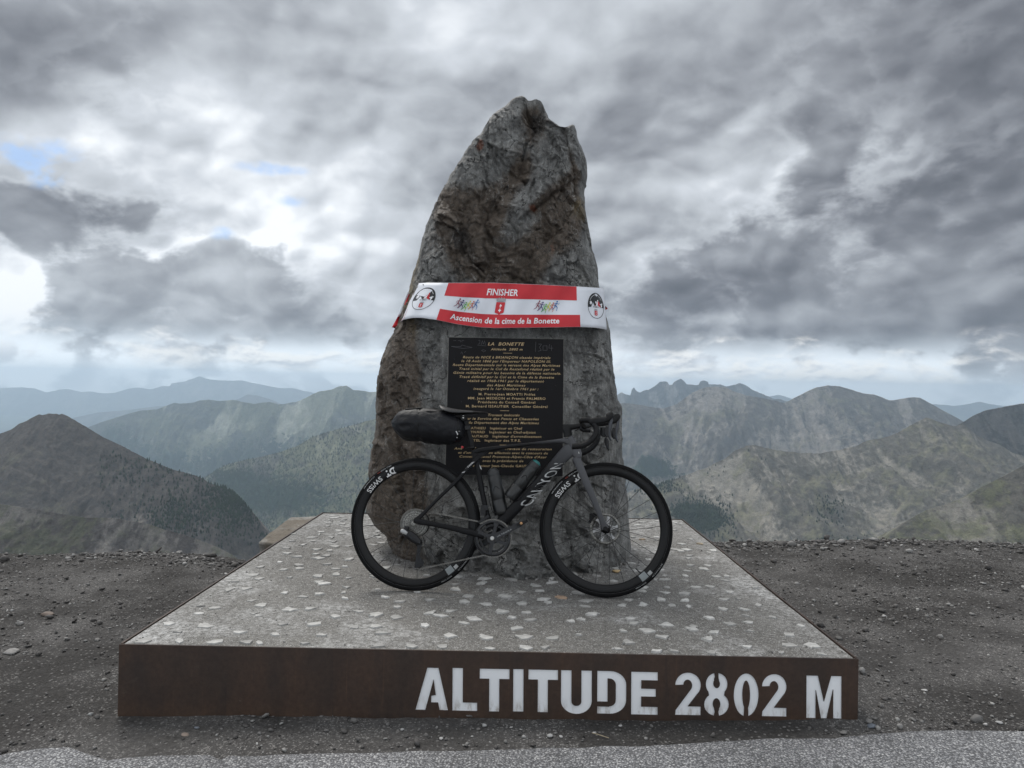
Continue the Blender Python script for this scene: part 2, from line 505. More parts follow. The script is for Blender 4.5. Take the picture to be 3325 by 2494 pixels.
c6 = lambda L_: [(x / 1.7696, 1150 + y / 1.7696) for x, y in L_]
c7 = lambda L_: [(1950 + x / 1.6087, 1150 + y / 1.6087) for x, y in L_]

m_far = terrain_mat('far_slope', (.10, .10, .10), (.17, .16, .15), (.06, .08, .05), forest_amt=.1, s=1600)
m_mid = terrain_mat('wooded_slope', (.10, .105, .092), (.40, .40, .32), (.125, .135, .085), forest_amt=.0, grass_amt=.7, s=620)
m_wood = terrain_mat('forest_slope', (.12, .115, .10), (.40, .39, .32), (.15, .158, .095), forest_amt=.08, grass_amt=.9, s=240)
m_near = terrain_mat('dark_scree', (.088, .080, .074), (.215, .195, .175), (.098, .095, .074), grass_amt=.3, s=95, streak=.9)
m_fold = terrain_mat('grassy_fold', (.080, .075, .074), (.165, .155, .145), (.078, .083, .060), grass_amt=.6, s=60)
m_crag = terrain_mat('crag_rock', (.085, .084, .084), (.22, .21, .20), (.10, .10, .08), grass_amt=.0, s=420)
m_main = terrain_mat('grey_scree', (.135, .126, .116), (.29, .265, .24), (.165, .158, .115), grass_amt=.4, s=300)
m_front = terrain_mat('rocky_moraine', (.125, .118, .104), (.265, .245, .212), (.165, .160, .110), grass_amt=.45, s=130)
m_low = terrain_mat('stony_pasture', (.11, .105, .095), (.24, .225, .20), (.115, .12, .075), grass_amt=.6, s=70)
m_cliff = terrain_mat('dark_cliff', (.05, .05, .048), (.10, .095, .09), (.055, .06, .04), grass_amt=.35, s=150)

ridge('far_mountain_range', 'pale blue farthest range on the left horizon',
      c6([(-500, 215), (-200, 205), (0, 195), (130, 190), (200, 197), (265, 220), (345, 203), (390, 200), (470, 218), (520, 215), (600, 225), (660, 222), (740, 197),
          (800, 192), (870, 203), (930, 183), (975, 185), (985, 168), (1060, 157), (1145, 127), (1200, 145), (1260, 150), (1330, 152), (1390, 150), (1450, 165),
          (1520, 178), (1600, 195), (1680, 195), (1740, 210), (1800, 222), (1900, 222), (2300, 250), (2900, 240)]), 30000, 9000, .34, 900, m_far, 3, jag=.25, nx=340, nv=110)
ridge('blue_foothills', 'hazy blue hills below the farthest range',
      c6([(-300, 470), (0, 440), (300, 400), (450, 360), (560, 335), (700, 325), (900, 300), (1100, 290), (1300, 275), (1370, 258), (1420, 232), (1480, 238), (1560, 262),
          (1625, 290), (1800, 300), (2300, 320)]), 20000, 6000, .30, 600, m_far, 4, jag=.35, nx=300, nv=90)
ridge('left_mountain_massif', 'hazy wooded massif with pale scree gullies in the left valley',
      c6([(300, 560), (420, 470), (515, 415), (600, 385), (700, 355), (800, 325), (900, 318), (1000, 280), (1040, 285), (1110, 278), (1150, 265), (1200, 262), (1260, 270),
          (1340, 262), (1400, 275), (1460, 285), (1550, 275), (1600, 290), (1640, 285), (1700, 275), (1760, 250), (1830, 215), (1900, 205), (1950, 185), (1990, 180),
          (2030, 205), (2080, 210), (2130, 218), (2165, 217), (2300, 240), (2700, 330)]), 11000, 5200, .42, 900, m_mid, 5, jag=.6, lam=.085,
      veg=[(420, 1560, 260, 110, .9), (900, 1510, 260, 120, .8), (380, 1420, 120, 60, .5), (640, 1370, 130, 60, -.6), (1000, 1290, 130, 50, -.4)], cuts=1.4)
ridge('forested_hillside', 'green forested hillside left of the standing stone',
      c6([(1020, 900), (1100, 780), (1180, 705), (1250, 660), (1320, 630), (1400, 610), (1500, 590), (1600, 565), (1700, 530), (1800, 475), (1900, 440), (2000, 415), (2100, 385),
          (2180, 368), (2300, 340), (2700, 300)]), 6000, 2600, .45, 260, m_wood, 6, jag=.8, lam=.12,
      veg=[(900, 1620, 300, 100, .7), (760, 1560, 100, 60, .3), (1150, 1420, 160, 60, .1)])
ridge('near_dark_mountain', 'dark scree mountain with a flat craggy top on the left',
      c6([(-500, 620), (-200, 520), (0, 457), (60, 437), (110, 400), (150, 385), (190, 360), (225, 345), (245, 350), (280, 342), (325, 343), (340, 348), (355, 342), (390, 355),
          (415, 372), (480, 410), (600, 480), (740, 545), (760, 560), (850, 605), (950, 645), (1000, 665), (1080, 685), (1150, 705), (1200, 740), (1300, 770), (1350, 800),
          (1400, 850), (1450, 910), (1490, 960), (1520, 1010), (1545, 1060), (1620, 1150), (1750, 1300)]), 2200, 800, .50, 70, m_near, 7, jag=.8, lam=.09)
ridge('green_fold', 'smooth dark green fold of ground below the near mountain',
      c6([(-600, 830), (-200, 850), (0, 862), (100, 875), (250, 900), (330, 915), (500, 940), (650, 940), (760, 962), (850, 975), (950, 1010), (1050, 1035), (1150, 1070),
          (1250, 1110), (1350, 1160), (1400, 1210), (1500, 1300), (1650, 1430)]), 900, 330, .50, 34, m_fold, 8, jag=.35, lam=.14, nx=300, nv=110)
ridge('distant_white_peaks', 'pale distant peaks at the right edge of the horizon',
      c7([(700, 262), (830, 225), (880, 222), (905, 216), (925, 213), (950, 217), (985, 228), (1010, 240), (1200, 300), (1500, 300), (1740, 262), (1800, 265), (1850, 270), (1920, 260),
          (1980, 247), (2040, 262), (2100, 270), (2150, 275), (2212, 280), (2700, 270)]), 26000, 6000, .34, 500, m_far, 9, jag=.5, nx=260, nv=70)
ridge('craggy_skyline', 'craggy jagged skyline right of the standing stone',
      c7([(-400, 260), (-100, 235), (80, 215), (110, 200), (130, 210), (155, 215), (165, 180), (175, 172), (190, 195), (205, 203), (225, 190), (250, 185), (300, 155), (312, 143), (350, 143),
          (358, 160), (375, 160), (385, 145), (405, 133), (420, 127), (435, 138), (450, 155), (480, 158), (512, 160), (520, 142), (540, 137), (560, 142), (565, 155), (620, 158),
          (660, 168), (700, 160), (730, 152), (760, 165), (800, 190), (860, 215), (885, 225), (910, 232), (940, 235), (980, 250), (1040, 270), (1300, 330)]),
      13000, 3000, .62, 700, m_crag, 10, jag=1.1, lam=.05, nx=420, nv=90)
ridge('grey_main_mountain', 'broad grey rounded mountain in the right middle distance',
      c7([(-500, 330), (-100, 280), (80, 260), (100, 257), (150, 255), (200, 265), (260, 275), (330, 285), (400, 260), (480, 200), (540, 175), (600, 168), (650, 172), (700, 195), (760, 215),
          (850, 230), (920, 245), (960, 255), (1000, 235), (1060, 205), (1130, 172), (1190, 163), (1250, 168), (1310, 185), (1370, 205), (1430, 212), (1470, 225), (1510, 243),
          (1560, 235), (1620, 225), (1670, 228), (1720, 255), (1780, 290), (1840, 320), (1895, 352), (2000, 420), (2300, 520)]),
      7500, 3200, .42, 560, m_main, 12, jag=.55, lam=.10,
      veg=[(2120, 1490, 80, 40, .75), (2180, 1530, 130, 40, .5), (2330, 1420, 60, 60, .2)])
ridge('dark_cliff_mountain', 'dark layered cliff at the right edge',
      c7([(1500, 560), (1750, 440), (1850, 380), (1900, 352), (1950, 320), (2000, 298), (2060, 285), (2120, 272), (2180, 262), (2212, 257), (2400, 230), (2900, 220)]),
      4200, 1300, .62, 240, m_cliff, 13, jag=.8, lam=.07, nx=260, nv=110)
ridge('rocky_right_ridge', 'brown grey rocky ridge with moraine below on the right',
      c7([(-500, 950), (-100, 820), (100, 740), (200, 700), (300, 680), (340, 665), (450, 630), (560, 590), (650, 545), (700, 505), (760, 480), (800, 473), (860, 490), (950, 505),
          (1050, 515), (1150, 518), (1240, 502), (1330, 480), (1400, 450), (1500, 430), (1560, 405), (1620, 370), (1700, 330), (1750, 350), (1820, 370), (1850, 375), (1900, 368),
          (1960, 420), (2020, 450), (2080, 470), (2150, 515), (2212, 530), (2500, 560), (2900, 600)]),
      3600, 1750, .36, 170, m_front, 14, jag=1.0, lam=.085, nx=460, nv=190,
      veg=[(2290, 1670, 90, 55, .95), (2230, 1640, 60, 40, .5), (2700, 1630, 70, 50, .45), (2620, 1755, 60, 25, .8), (2760, 1730, 90, 14, .6), (2130, 1560, 90, 30, .5)])
ridge('near_grassy_slope', 'grassy scree slope in the lower right distance',
      c7([(1200, 1240), (1450, 1030), (1500, 960), (1560, 905), (1620, 860), (1700, 815), (1800, 785), (1900, 750), (2000, 690), (2100, 640), (2212, 580), (2500, 450), (2900, 300)]),
      1500, 520, .44, 46, m_low, 15, jag=.7, lam=.10, nx=300, nv=110, veg=[(3200, 1640, 200, 90, -.2)])

# valley floor under everything, out to the horizon
g = np.linspace(-1, 1, 60)
VX, VY = np.meshgrid(g * 34000, np.linspace(-3000, 36000, 60))
VZ = -1500 + fbm(VX / 4000, VY / 4000, .5, 3, 77) * 120
VZ = np.where(VY < 2500, np.minimum(VZ, -700), VZ)
link('valley_floor', mesh_from('valley_floor', np.stack([VX, VY, VZ], -1), grid_faces(60, 60), True, [m_wood],
     attrs={'cut': np.zeros(3600), 'veg': np.full(3600, .5)}), kind='structure', label='dark valley floor far below')


# conifers: small cones on the flanks, too many to count
def conifers(name, seed, n, h0, h1, prob, mat, label):
    V, vg = RIDGES[seed]
    d = V - CAM; sx = CX + F_PX * d[..., 0] / d[..., 1]; sy = CY - F_PX * d[..., 2] / d[..., 1]
    w = prob(sx, sy, vg).ravel(); w = np.clip(w, 0, None); w = w / w.sum()
    r = np.random.default_rng(seed); idx = r.choice(len(w), n, p=w)
    nx = V.shape[1]; P0 = V.reshape(-1, 3)[idx]
    nb = np.minimum(idx + 1, V.shape[0] * nx - 1); nb2 = np.minimum(idx + nx, V.shape[0] * nx - 1)
    Pf = V.reshape(-1, 3)
    P0 = P0 + (Pf[nb] - P0) * np.clip(np.where(np.abs(Pf[nb] - P0)[:, :1] < 300, 1, 0), 0, 1) * r.random((n, 1)) + (Pf[nb2] - P0) * r.random((n, 1))
    k = 7; h = r.uniform(h0, h1, n) ; R_ = h * r.uniform(.20, .30, n)
    a = np.arange(k) * 2 * np.pi / k
    VV = np.zeros((n, 2 * k + 1, 3))
    jr = r.uniform(.75, 1.25, (n, k))
    VV[:, :k, 0] = np.cos(a) * R_[:, None] * jr; VV[:, :k, 1] = np.sin(a) * R_[:, None] * jr; VV[:, :k, 2] = -.06 * h[:, None]
    VV[:, k:2 * k, 0] = np.cos(a) * R_[:, None] * .62 * jr; VV[:, k:2 * k, 1] = np.sin(a) * R_[:, None] * .62 * jr
    VV[:, k:2 * k, 2] = h[:, None] * r.uniform(.38, .5, (n, k))
    VV[:, 2 * k, 2] = h
    VV += P0[:, None, :]
    Fq = [(i, (i + 1) % k, k + (i + 1) % k) for i in range(k)] + [(i, k + (i + 1) % k, k + i) for i in range(k)] + [(k + i, k + (i + 1) % k, 2 * k) for i in range(k)]
    Fc = (np.array(Fq)[None] + (np.arange(n) * (2 * k + 1))[:, None, None]).reshape(-1, 3)
    link(name, mesh_from(name, VV, Fc, False, [mat]), kind='stuff', label=label)


m_con = simple('conifer_needles', (.020, .030, .018), 1.0, var=.3, scale=.02)
conifers('conifer_woods', 7, 1700, 6, 11,
         lambda x, y, v: np.exp(-((x - 760) / 75) ** 2 - ((y - 1655) / 60) ** 2) * 1.3 + np.exp(-((x - 800) / 60) ** 2 - ((y - 1600) / 50) ** 2) * 1.5
         + np.exp(-((x - 590) / 60) ** 2 - ((y - 1690) / 50) ** 2) * 1.2 + .12 * (x > 330) * (y > 1480) * (y < 1780), m_con, 'dark conifers on the near mountain flank')
conifers('conifer_wood_patches', 14, 2600, 8, 15,
         lambda x, y, v: np.clip(v, 0, 1) ** 2 + .004 * (x < 2500), m_con, 'dark conifer patches on the right ridge')
conifers('forest_trees', 6, 9000, 10, 20, lambda x, y, v: .25 + np.clip(v, 0, 1), m_con, 'conifer forest on the left hillside')

# ================================================================== haze
hz_m = bpy.data.materials.new('mountain_air'); hz_m.use_nodes = True
ht = NT(hz_m.node_tree); ht.n.remove(ht.n['Principled BSDF'])
pv = ht.node('ShaderNodeVolumePrincipled', {'Color': (.66, .83, 1.0, 1), 'Density': HAZE_DENSITY, 'Anisotropy': 0.45})
ht.l.new(pv.outputs[0], ht.n['Material Output'].inputs['Volume'])
hb = MB(); hb.box((0, 14500, -1100), (72000, 45000, 3160)); hz_o = hb.build('haze', hz_m); hz_o['kind'] = 'stuff'; hz_o['label'] = 'pale blue mountain haze'

# ================================================================== summit ground
def zg(x, y):
    x = np.asarray(x, float); y = np.asarray(y, float)
    z = -.262 + .0148 * np.clip(x, -5, 5)
    z = z - .026 * np.clip(y - 3, 0, 3.3) * np.clip((-x - .5), 0, 1)
    z = z - .10 * np.exp(-((x + 2.0) / .5) ** 2 - ((y - 6.2) / .9) ** 2)
    z = z + .035 * np.exp(-((x - 2.9) / .9) ** 2 - ((y - 5.9) / .8) ** 2) + .03 * np.exp(-((x + 3.2) / .8) ** 2 - ((y - 5.8) / .5) ** 2)
    edge = 6.25 + .25 * perlin(x * .6, 3.3, .5, 4) + .1 * perlin(x * 2.1, 8.3, .5, 4)
    z = z - .62 * np.clip(y - edge, 0, None) - .25 * np.clip(y - edge, 0, .5) ** 2
    w = np.clip((y - 2.75) * 3, .25, 1)
    z = z + w * (.022 * fbm(x * 1.1, y * 1.4, .3, 4, 21) + .012 * fbm(x * 6, y * 7, .7, 3, 22))
    return z


def axis(segs):
    return np.concatenate([np.linspace(a, b_, n, endpoint=False) for a, b_, n in segs] + [[segs[-1][1]]])


gx = axis([(-40, -5, 40), (-5, 5, 360), (5, 40, 40)]); gy = axis([(-12, 2.2, 30), (2.2, 6.9, 240), (6.9, 60, 60)])
GX, GY = np.meshgrid(gx, gy); GZ = zg(GX, GY) + np.where(np.abs(GX) < 6, .006 * fbm(GX * 22, GY * 22, .2, 3, 23), 0)
m_gr, t, b = new_mat('gravel_ground')
pos = t.node('ShaderNodeNewGeometry').outputs['Position']
n1 = t.noise(pos, 1.3, 6, .6); n2 = t.noise(pos, 55, 6, .7); n3 = t.noise(pos, 240, 3, .7)
vor = t.node('ShaderNodeTexVoronoi', {'Vector': pos, 'Scale': 75.0}); v2 = t.node('ShaderNodeTexVoronoi', {'Vector': pos, 'Scale': 210.0})
chip = t.node('ShaderNodeSeparateColor', {0: vor.outputs['Color']}).outputs[0]; chip2 = t.node('ShaderNodeSeparateColor', {0: v2.outputs['Color']}).outputs[0]
base = t.mix(t.smooth(n1, .38, .66), (.038, .036, .0345), (.082, .079, .077))
c = t.mix(t.math('MULTIPLY', t.smooth(chip, .80, .9), t.smooth(vor.outputs['Distance'], .5, .3)), base, (.16, .155, .15))
patch = t.smooth(t.noise(pos, 2.6, 5, .6), .42, .62, .12, 1.0)
c = t.mix(t.math('MULTIPLY', t.math('MULTIPLY', t.smooth(chip2, .86, .95), .8), patch), c, (.27, .26, .25))
c = t.mix(1.0, c, t.ramp(n2, [(.25, .55), (.75, 1.45)]), 'MULTIPLY')
t.l.new(c, b.inputs['Base Color']); b.inputs['Roughness'].default_value = .95; b.inputs['Specular IOR Level'].default_value = .2
hgt = t.math('ADD', t.math('MULTIPLY', n2, .6), t.math('MULTIPLY', vor.outputs['Distance'], -.5))
bp = t.node('ShaderNodeBump', {'Height': hgt, 'Strength': .9, 'Distance': .012}); t.l.new(bp.outputs[0], b.inputs['Normal'])
link('ground', mesh_from('ground', np.stack([GX, GY, GZ], -1), grid_faces(len(gx), len(gy)), True, [m_gr]), kind='structure', label='dark gravel summit ground')

# road: asphalt with a ragged edge, running behind the viewer
redge = [(-600, 2462), (-300, 2452), (0, 2446), (136, 2424), (226, 2419), (289, 2446), (348, 2464), (414, 2456), (520, 2450), (680, 2447), (718, 2463), (743, 2450), (996, 2444), (1376, 2434),
         (1692, 2428), (1734, 2425), (2023, 2418), (2313, 2407), (2530, 2392), (2717, 2394), (2810, 2380), (2949, 2371), (3088, 2366), (3325, 2371), (3700, 2366), (4200, 2360)]
ex = []
for a, b_ in redge:
    q_ = at_z(a, b_, -.25)
    for _ in range(4): q_ = at_z(a, b_, -.250 + .0148 * float(np.clip(q_[0], -5, 5)))
    ex.append(q_[:2])
ex = np.array(ex)
rx = np.concatenate([np.linspace(-30, -4, 30), np.linspace(-3.9, 3.9, 900), np.linspace(4, 30, 30)])
ry = np.interp(rx, ex[:, 0], ex[:, 1]) + np.where(np.abs(rx) < 4, .014 * fbm(rx * 9, .3, .7, 4, 31), 0)
rows = [ry + .012, ry, ry - .012] + [ry * (1 - k) + (-6) * k for k in (.03, .08, .15, .3, .6, 1.0)]
RZ = [zg(rx, r_) * 0 + (-.262 + .0148 * np.clip(rx, -5, 5)) + h for r_, h in zip(rows, [-.03, .006, .012] + [.014] * 6)]
m_rd, t, b = new_mat('asphalt')
pos = t.node('ShaderNodeNewGeometry').outputs['Position']
v1 = t.node('ShaderNodeTexVoronoi', {'Vector': pos, 'Scale': 130.0}); v2 = t.node('ShaderNodeTexVoronoi', {'Vector': pos, 'Scale': 260.0})
ch = t.node('ShaderNodeSeparateColor', {0: v1.outputs['Color']}).outputs[0]; ch2 = t.node('ShaderNodeSeparateColor', {0: v2.outputs['Color']}).outputs[1]
n1 = t.noise(pos, 2.0, 6, .6)
c = t.ramp(ch, [(.0, (.11, .112, .12)), (.55, (.19, .192, .202)), (.85, (.26, .262, .27)), (1.0, (.46, .46, .46))])
c = t.mix(t.smooth(ch2, .78, .9, 0, .8), c, (.42, .42, .42)); c = t.mix(t.smooth(v1.outputs['Distance'], .38, .62, 0, .75), c, (.03, .03, .032))
c = t.mix(1.0, c, t.ramp(n1, [(.3, .82), (.7, 1.18)]), 'MULTIPLY')
t.l.new(c, b.inputs['Base Color']); b.inputs['Roughness'].default_value = .85
bp = t.node('ShaderNodeBump', {'Height': v1.outputs['Distance'], 'Strength': .7, 'Distance': -.004}); t.l.new(bp.outputs[0], b.inputs['Normal'])
RV = np.stack([np.broadcast_to(rx, (len(rows), len(rx))), np.array(rows), np.array(RZ)], -1)
link('road', mesh_from('road', RV, grid_faces(len(rx), len(rows))[:, ::-1], True, [m_rd]), kind='structure', label='grey asphalt road edge along the bottom')


# gravel
def shard_shapes(nsh, flat=(.25, .6), seed=5):
    r = np.random.default_rng(seed); out_ = []
    bmn = bmesh.new(); bmesh.ops.create_icosphere(bmn, subdivisions=1, radius=1)
    V = np.array([v.co[:] for v in bmn.verts]); Fc = np.array([[v.index for v in f.verts] for f in bmn.faces]); bmn.free()
    for _ in range(nsh):
        s = V.copy()
        for k in range(5):                                   # cut flats
            n = r.normal(size=3); n /= np.linalg.norm(n); d = r.uniform(.45, .8)
            q = s @ n; s = s - np.clip(q - d, 0, None)[:, None] * n
        s *= np.array([1, r.uniform(.5, .95), r.uniform(*flat)]) * r.uniform(.9, 1.1, s.shape)
        out_.append(s)
    return out_, Fc


SH, SHF = shard_shapes(12)


def scatter(name, label, P0, size, tone, mat, seed, tilt=.5, sink=.25):
    r = np.random.default_rng(seed); n = len(P0)
    k = r.integers(0, len(SH), n); S = np.array(SH)[k] * size[:, None, None]
    a = r.uniform(0, 6.28, n); tx = r.normal(0, tilt, n)
    ca, sa, ct, st = np.cos(a), np.sin(a), np.cos(tx), np.sin(tx)
    y2 = S[..., 1] * ct[:, None] - S[..., 2] * st[:, None]; z2 = S[..., 1] * st[:, None] + S[..., 2] * ct[:, None]
    x3 = S[..., 0] * ca[:, None] - y2 * sa[:, None]; y3 = S[..., 0] * sa[:, None] + y2 * ca[:, None]
    zmin = z2.min(1)
    V = np.stack([x3, y3, z2 - zmin[:, None] * (1 - sink)], -1) + P0[:, None, :]
    nv = S.shape[1]; Fc = (SHF[None] + (np.arange(n) * nv)[:, None, None]).reshape(-1, 3)
    return link(name, mesh_from(name, V, Fc, False, [mat], attrs={'tone': np.repeat(tone, nv)}), kind='stuff', label=label)


def stone_mat(name, stops, scale=60):
    m, t, b = new_mat(name)
    at = t.node('ShaderNodeAttribute', attribute_name='tone').outputs['Fac']
    pos = t.node('ShaderNodeTexCoord').outputs['Object']; n = t.noise(pos, scale, 6, .65)
    c = t.mix(1.0, t.ramp(at, stops), t.ramp(n, [(.25, .65), (.75, 1.35)]), 'MULTIPLY')
    t.l.new(c, b.inputs['Base Color']); b.inputs['Roughness'].default_value = .8
    bp = t.node('ShaderNodeBump', {'Height': n, 'Strength': .5, 'Distance': .004}); t.l.new(bp.outputs[0], b.inputs['Normal'])
    return m


m_grv = stone_mat('gravel_chips', [(0, (.045, .042, .040)), (.45, (.085, .08, .077)), (.75, (.17, .165, .16)), (.92, (.30, .295, .285)), (1, (.46, .45, .44))])
N = 40000
gxs = np.where(rng.random(N) < .5, rng.uniform(-4.9, -1.45, N), rng.uniform(1.38, 4.9, N)); gys = rng.uniform(2.35, 6.75, N)
# strip between the plinth and the road
ns = 4200; gxs[:ns] = rng.uniform(-1.8, 1.8, ns); gys[:ns] = rng.uniform(2.62, 2.97, ns)
den_ = fbm(gxs * 1.5, gys * 2.2, .4, 4, 41) * 1.6 + .62
den_[:ns] = den_[:ns] * .22
keep = rng.random(N) < den_; gxs, gys = gxs[keep], gys[keep]
rdy = np.interp(gxs, ex[:, 0], ex[:, 1]); keep = (gys > rdy + .01) | (rng.random(len(gxs)) < .12); gxs, gys = gxs[keep], gys[keep]
sz = np.clip(rng.lognormal(math.log(.0054), .58, len(gxs)), .0022, .036)
scatter('gravel', 'loose dark grey gravel scattered over the ground', np.stack([gxs, gys, zg(gxs, gys)], -1), sz, rng.beta(1.5, 1.4, len(gxs)), m_grv, 51)

# flat shards heaped along the crest of the ground
N3 = 2600
cxs = np.where(rng.random(N3) < .5, rng.uniform(-4.9, -1.6, N3), rng.uniform(1.5, 5.2, N3)); cys = 6.1 + .25 * perlin(cxs * .6, 3.3, .5, 4) + rng.normal(0, .14, N3)
keep = rng.random(N3) < fbm(cxs * 2.5, cys * 3, .4, 3, 43) * 1.8 + .6; cxs, cys = cxs[keep], cys[keep]
scatter('crest_shards', 'flat slate shards heaped along the crest of the ground', np.stack([cxs, cys, zg(cxs, cys)], -1), np.clip(rng.lognormal(math.log(.013), .5, len(cxs)), .005, .05), rng.beta(1.5, 1.6, len(cxs)), m_grv, 54, .25)

# ================================================================== plinth
FL, FR = at_z(394, 2091, 0), at_z(2781, 2139, 0); BL, BR = at_z(1060, 1664, 0), at_z(2229, 1690, 0)
A0 = (FL + FR) / 2; ax = (FR - FL); Wd = np.linalg.norm(ax); ax = ax / Wd; ay = np.array([-ax[1], ax[0], 0]); Ln = 3.09
plinth = thing('monument_plinth', 'low square concrete plinth with rusty steel edging and white altitude lettering under the standing stone', 'plinth',
               matrix=Matrix(((ax[0], ay[0], 0, A0[0]), (ax[1], ay[1], 0, A0[1]), (0, 0, 1, 0), (0, 0, 0, 1))))
A0v = A0


def pl_local(p):
    d = np.asarray(p) - A0v; return np.array([d @ ax, d @ ay, d[2]])


def front_px(px, py):
    p = pl_local(at_plane(px, py, A0v, ay)); return (p[0], p[2])


m_con_, t, b = new_mat('exposed_concrete')
co = t.node('ShaderNodeTexCoord').outputs['Object']
n1 = t.noise(co, 1.6, 7, .62, .3); n2 = t.noise(co, 38, 6, .72); n3 = t.noise(co, 5.5, 6, .65)
v1 = t.node('ShaderNodeTexVoronoi', {'Vector': co, 'Scale': 300.0}); v2 = t.node('ShaderNodeTexVoronoi', {'Vector': co, 'Scale': 150.0})
s1 = t.node('ShaderNodeSeparateColor', {0: v1.outputs['Color']}).outputs[0]; s2 = t.node('ShaderNodeSeparateColor', {0: v2.outputs['Color']}).outputs[0]
sx = t.node('ShaderNodeSeparateXYZ', {0: co})
rimx = t.smooth(t.math('ABSOLUTE', sx.outputs[0]), 1.20, 1.47)          # laitance left pale along the side edges
rimb = t.smooth(sx.outputs[1], 2.0, 3.0)
stain = t.smooth(t.noise(co, .9, 6, .65, .8), .42, .62)
pale = t.math('ADD', t.smooth(n1, .50, .66), t.math('MULTIPLY', t.math('MAXIMUM', rimx, rimb), .55))
pale = t.math('MULTIPLY', pale, t.smooth(t.math('ADD', n2, t.math('MULTIPLY', n3, .5)), .55, .95), clamp=True)
c = t.mix(n3, (.130, .125, .115), (.205, .198, .183))
c = t.mix(t.math('MULTIPLY', t.math('SUBTRACT', 1.0, stain), .45), c, (.085, .080, .073))
c = t.mix(t.math('MULTIPLY', pale, .85), c, (.45, .45, .445))
c = t.mix(t.smooth(s2, .84, .92, 0, .55), c, (.27, .265, .26)); c = t.mix(t.smooth(s1, .90, .96, 0, .8), c, (.48, .47, .46))
c = t.mix(t.smooth(s1, .12, .06, 0, .75), c, (.05, .047, .043))
c = t.mix(1.0, c, t.ramp(n2, [(.28, .62), (.72, 1.38)]), 'MULTIPLY')
t.l.new(c, b.inputs['Base Color']); b.inputs['Roughness'].default_value = .85
h_ = t.math('ADD', n2, t.math('MULTIPLY', v1.outputs['Distance'], -.5))
bp = t.node('ShaderNodeBump', {'Height': h_, 'Strength': .8, 'Distance': .006}); t.l.new(bp.outputs[0], b.inputs['Normal'])
nx_, ny_ = 120, 124
sxg, syg = np.meshgrid(np.linspace(-Wd / 2 + .008, Wd / 2 - .008, nx_), np.linspace(.008, Ln - .008, ny_))
szg = .004 * fbm(sxg * 2, syg * 2, .5, 4, 61) - .003
top = np.stack([sxg, syg, szg], -1).reshape(-1, 3); Fc = grid_faces(nx_, ny_).tolist()
per = [i for i in range(nx_)] + [i * nx_ + nx_ - 1 for i in range(1, ny_)] + [(ny_ - 1) * nx_ + i for i in range(nx_ - 2, -1, -1)] + [i * nx_ for i in range(ny_ - 2, 0, -1)]
o0 = len(top); low_ = top[per].copy(); low_[:, 2] = -.34
top = np.vstack([top, low_]); npn = len(per)
Fc += [(per[i], o0 + i, o0 + (i + 1) % npn, per[(i + 1) % npn]) for i in range(npn)]
link('concrete_slab', mesh_from('concrete_slab', top, Fc, False, [m_con_]), plinth)

# embedded stones, slightly proud
m_emb = stone_mat('embedded_stone', [(0, (.27, .265, .255)), (.3, (.37, .365, .35)), (.6, (.42, .415, .40)), (.93, (.48, .475, .46)), (.95, (.33, .23, .16)), (1, (.30, .25, .18))], 25)
emb = []
r2 = np.random.default_rng(5)
for j in range(25):
    step = .148 if j else .135
    yy = .045 + j * .122
    if yy > Ln - .05: break
    xx = -Wd / 2 + .10 + (j % 2) * .07 + r2.uniform(-.02, .02)
    while xx < Wd / 2 - .06:
        p = (xx + r2.normal(0, .028), yy + (r2.normal(0, .03) if j else r2.normal(0, .006)))
        if r2.random() < .86: emb.append(p)
        xx += step * r2.uniform(.72, 1.3)
emb.sort(key=lambda p: p[1])


def emb_geo(p, r_, seed_):
    rr = np.random.default_rng(seed_); n = rr.integers(8, 13); a = np.sort(rr.uniform(0, 2 * np.pi, n) * .35 + np.linspace(0, 2 * np.pi, n, endpoint=False) * .65)
    rad = r_ * rr.uniform(.65, 1.15, n); sq = rr.uniform(.5, .85); th = rr.normal(0, .5)
    X0, Y0 = np.cos(a) * rad, np.sin(a) * rad * sq
    X1 = X0 * math.cos(th) - Y0 * math.sin(th); Y1 = X0 * math.sin(th) + Y0 * math.cos(th)
    zt = rr.uniform(.0015, .0045); Z1 = zt + rr.normal(0, .0006, n)
    V = [(x, y, -.008) for x, y in zip(X1, Y1)] + [(x * .93, y * .93, z) for x, y, z in zip(X1, Y1, Z1)] + [(0, 0, zt + .0015)]
    Fc = [(i, (i + 1) % n, n + (i + 1) % n, n + i) for i in range(n)] + [(n + i, n + (i + 1) % n, 2 * n) for i in range(n)]
    return V, Fc, rr.random()


rest = MB(); rest_t = []
cnt = 0
for i, p in enumerate(emb):
    lx, ly = p
    if ((lx + .07 - 0) / .72) ** 2 + ((ly - 1.85) / .62) ** 2 < .9: continue      # under the standing stone
    V, Fc, tn = emb_geo(p, r2.uniform(.025, .045), 1000 + i)
    tn = min(1, tn * (.93 if r2.random() < .96 else 1.2) * (1.0 if r2.random() < .6 else .45))
    if cnt < 300:
        o = link('embedded_stone', mesh_from('embedded_stone', V, Fc, False, [m_emb], attrs={'tone': np.full(len(V), tn)}), plinth)
        o.location = (lx, ly, 0)
        cnt += 1
    else:
        rest.add([(a + lx, b_ + ly, c_) for a, b_, c_ in V], Fc, False); rest_t += [tn] * len(V)
if rest.v:
    link('embedded_stones', mesh_from('embedded_stones', rest.v, rest.f, False, [m_emb], attrs={'tone': np.array(rest_t)}), plinth, kind='stuff')

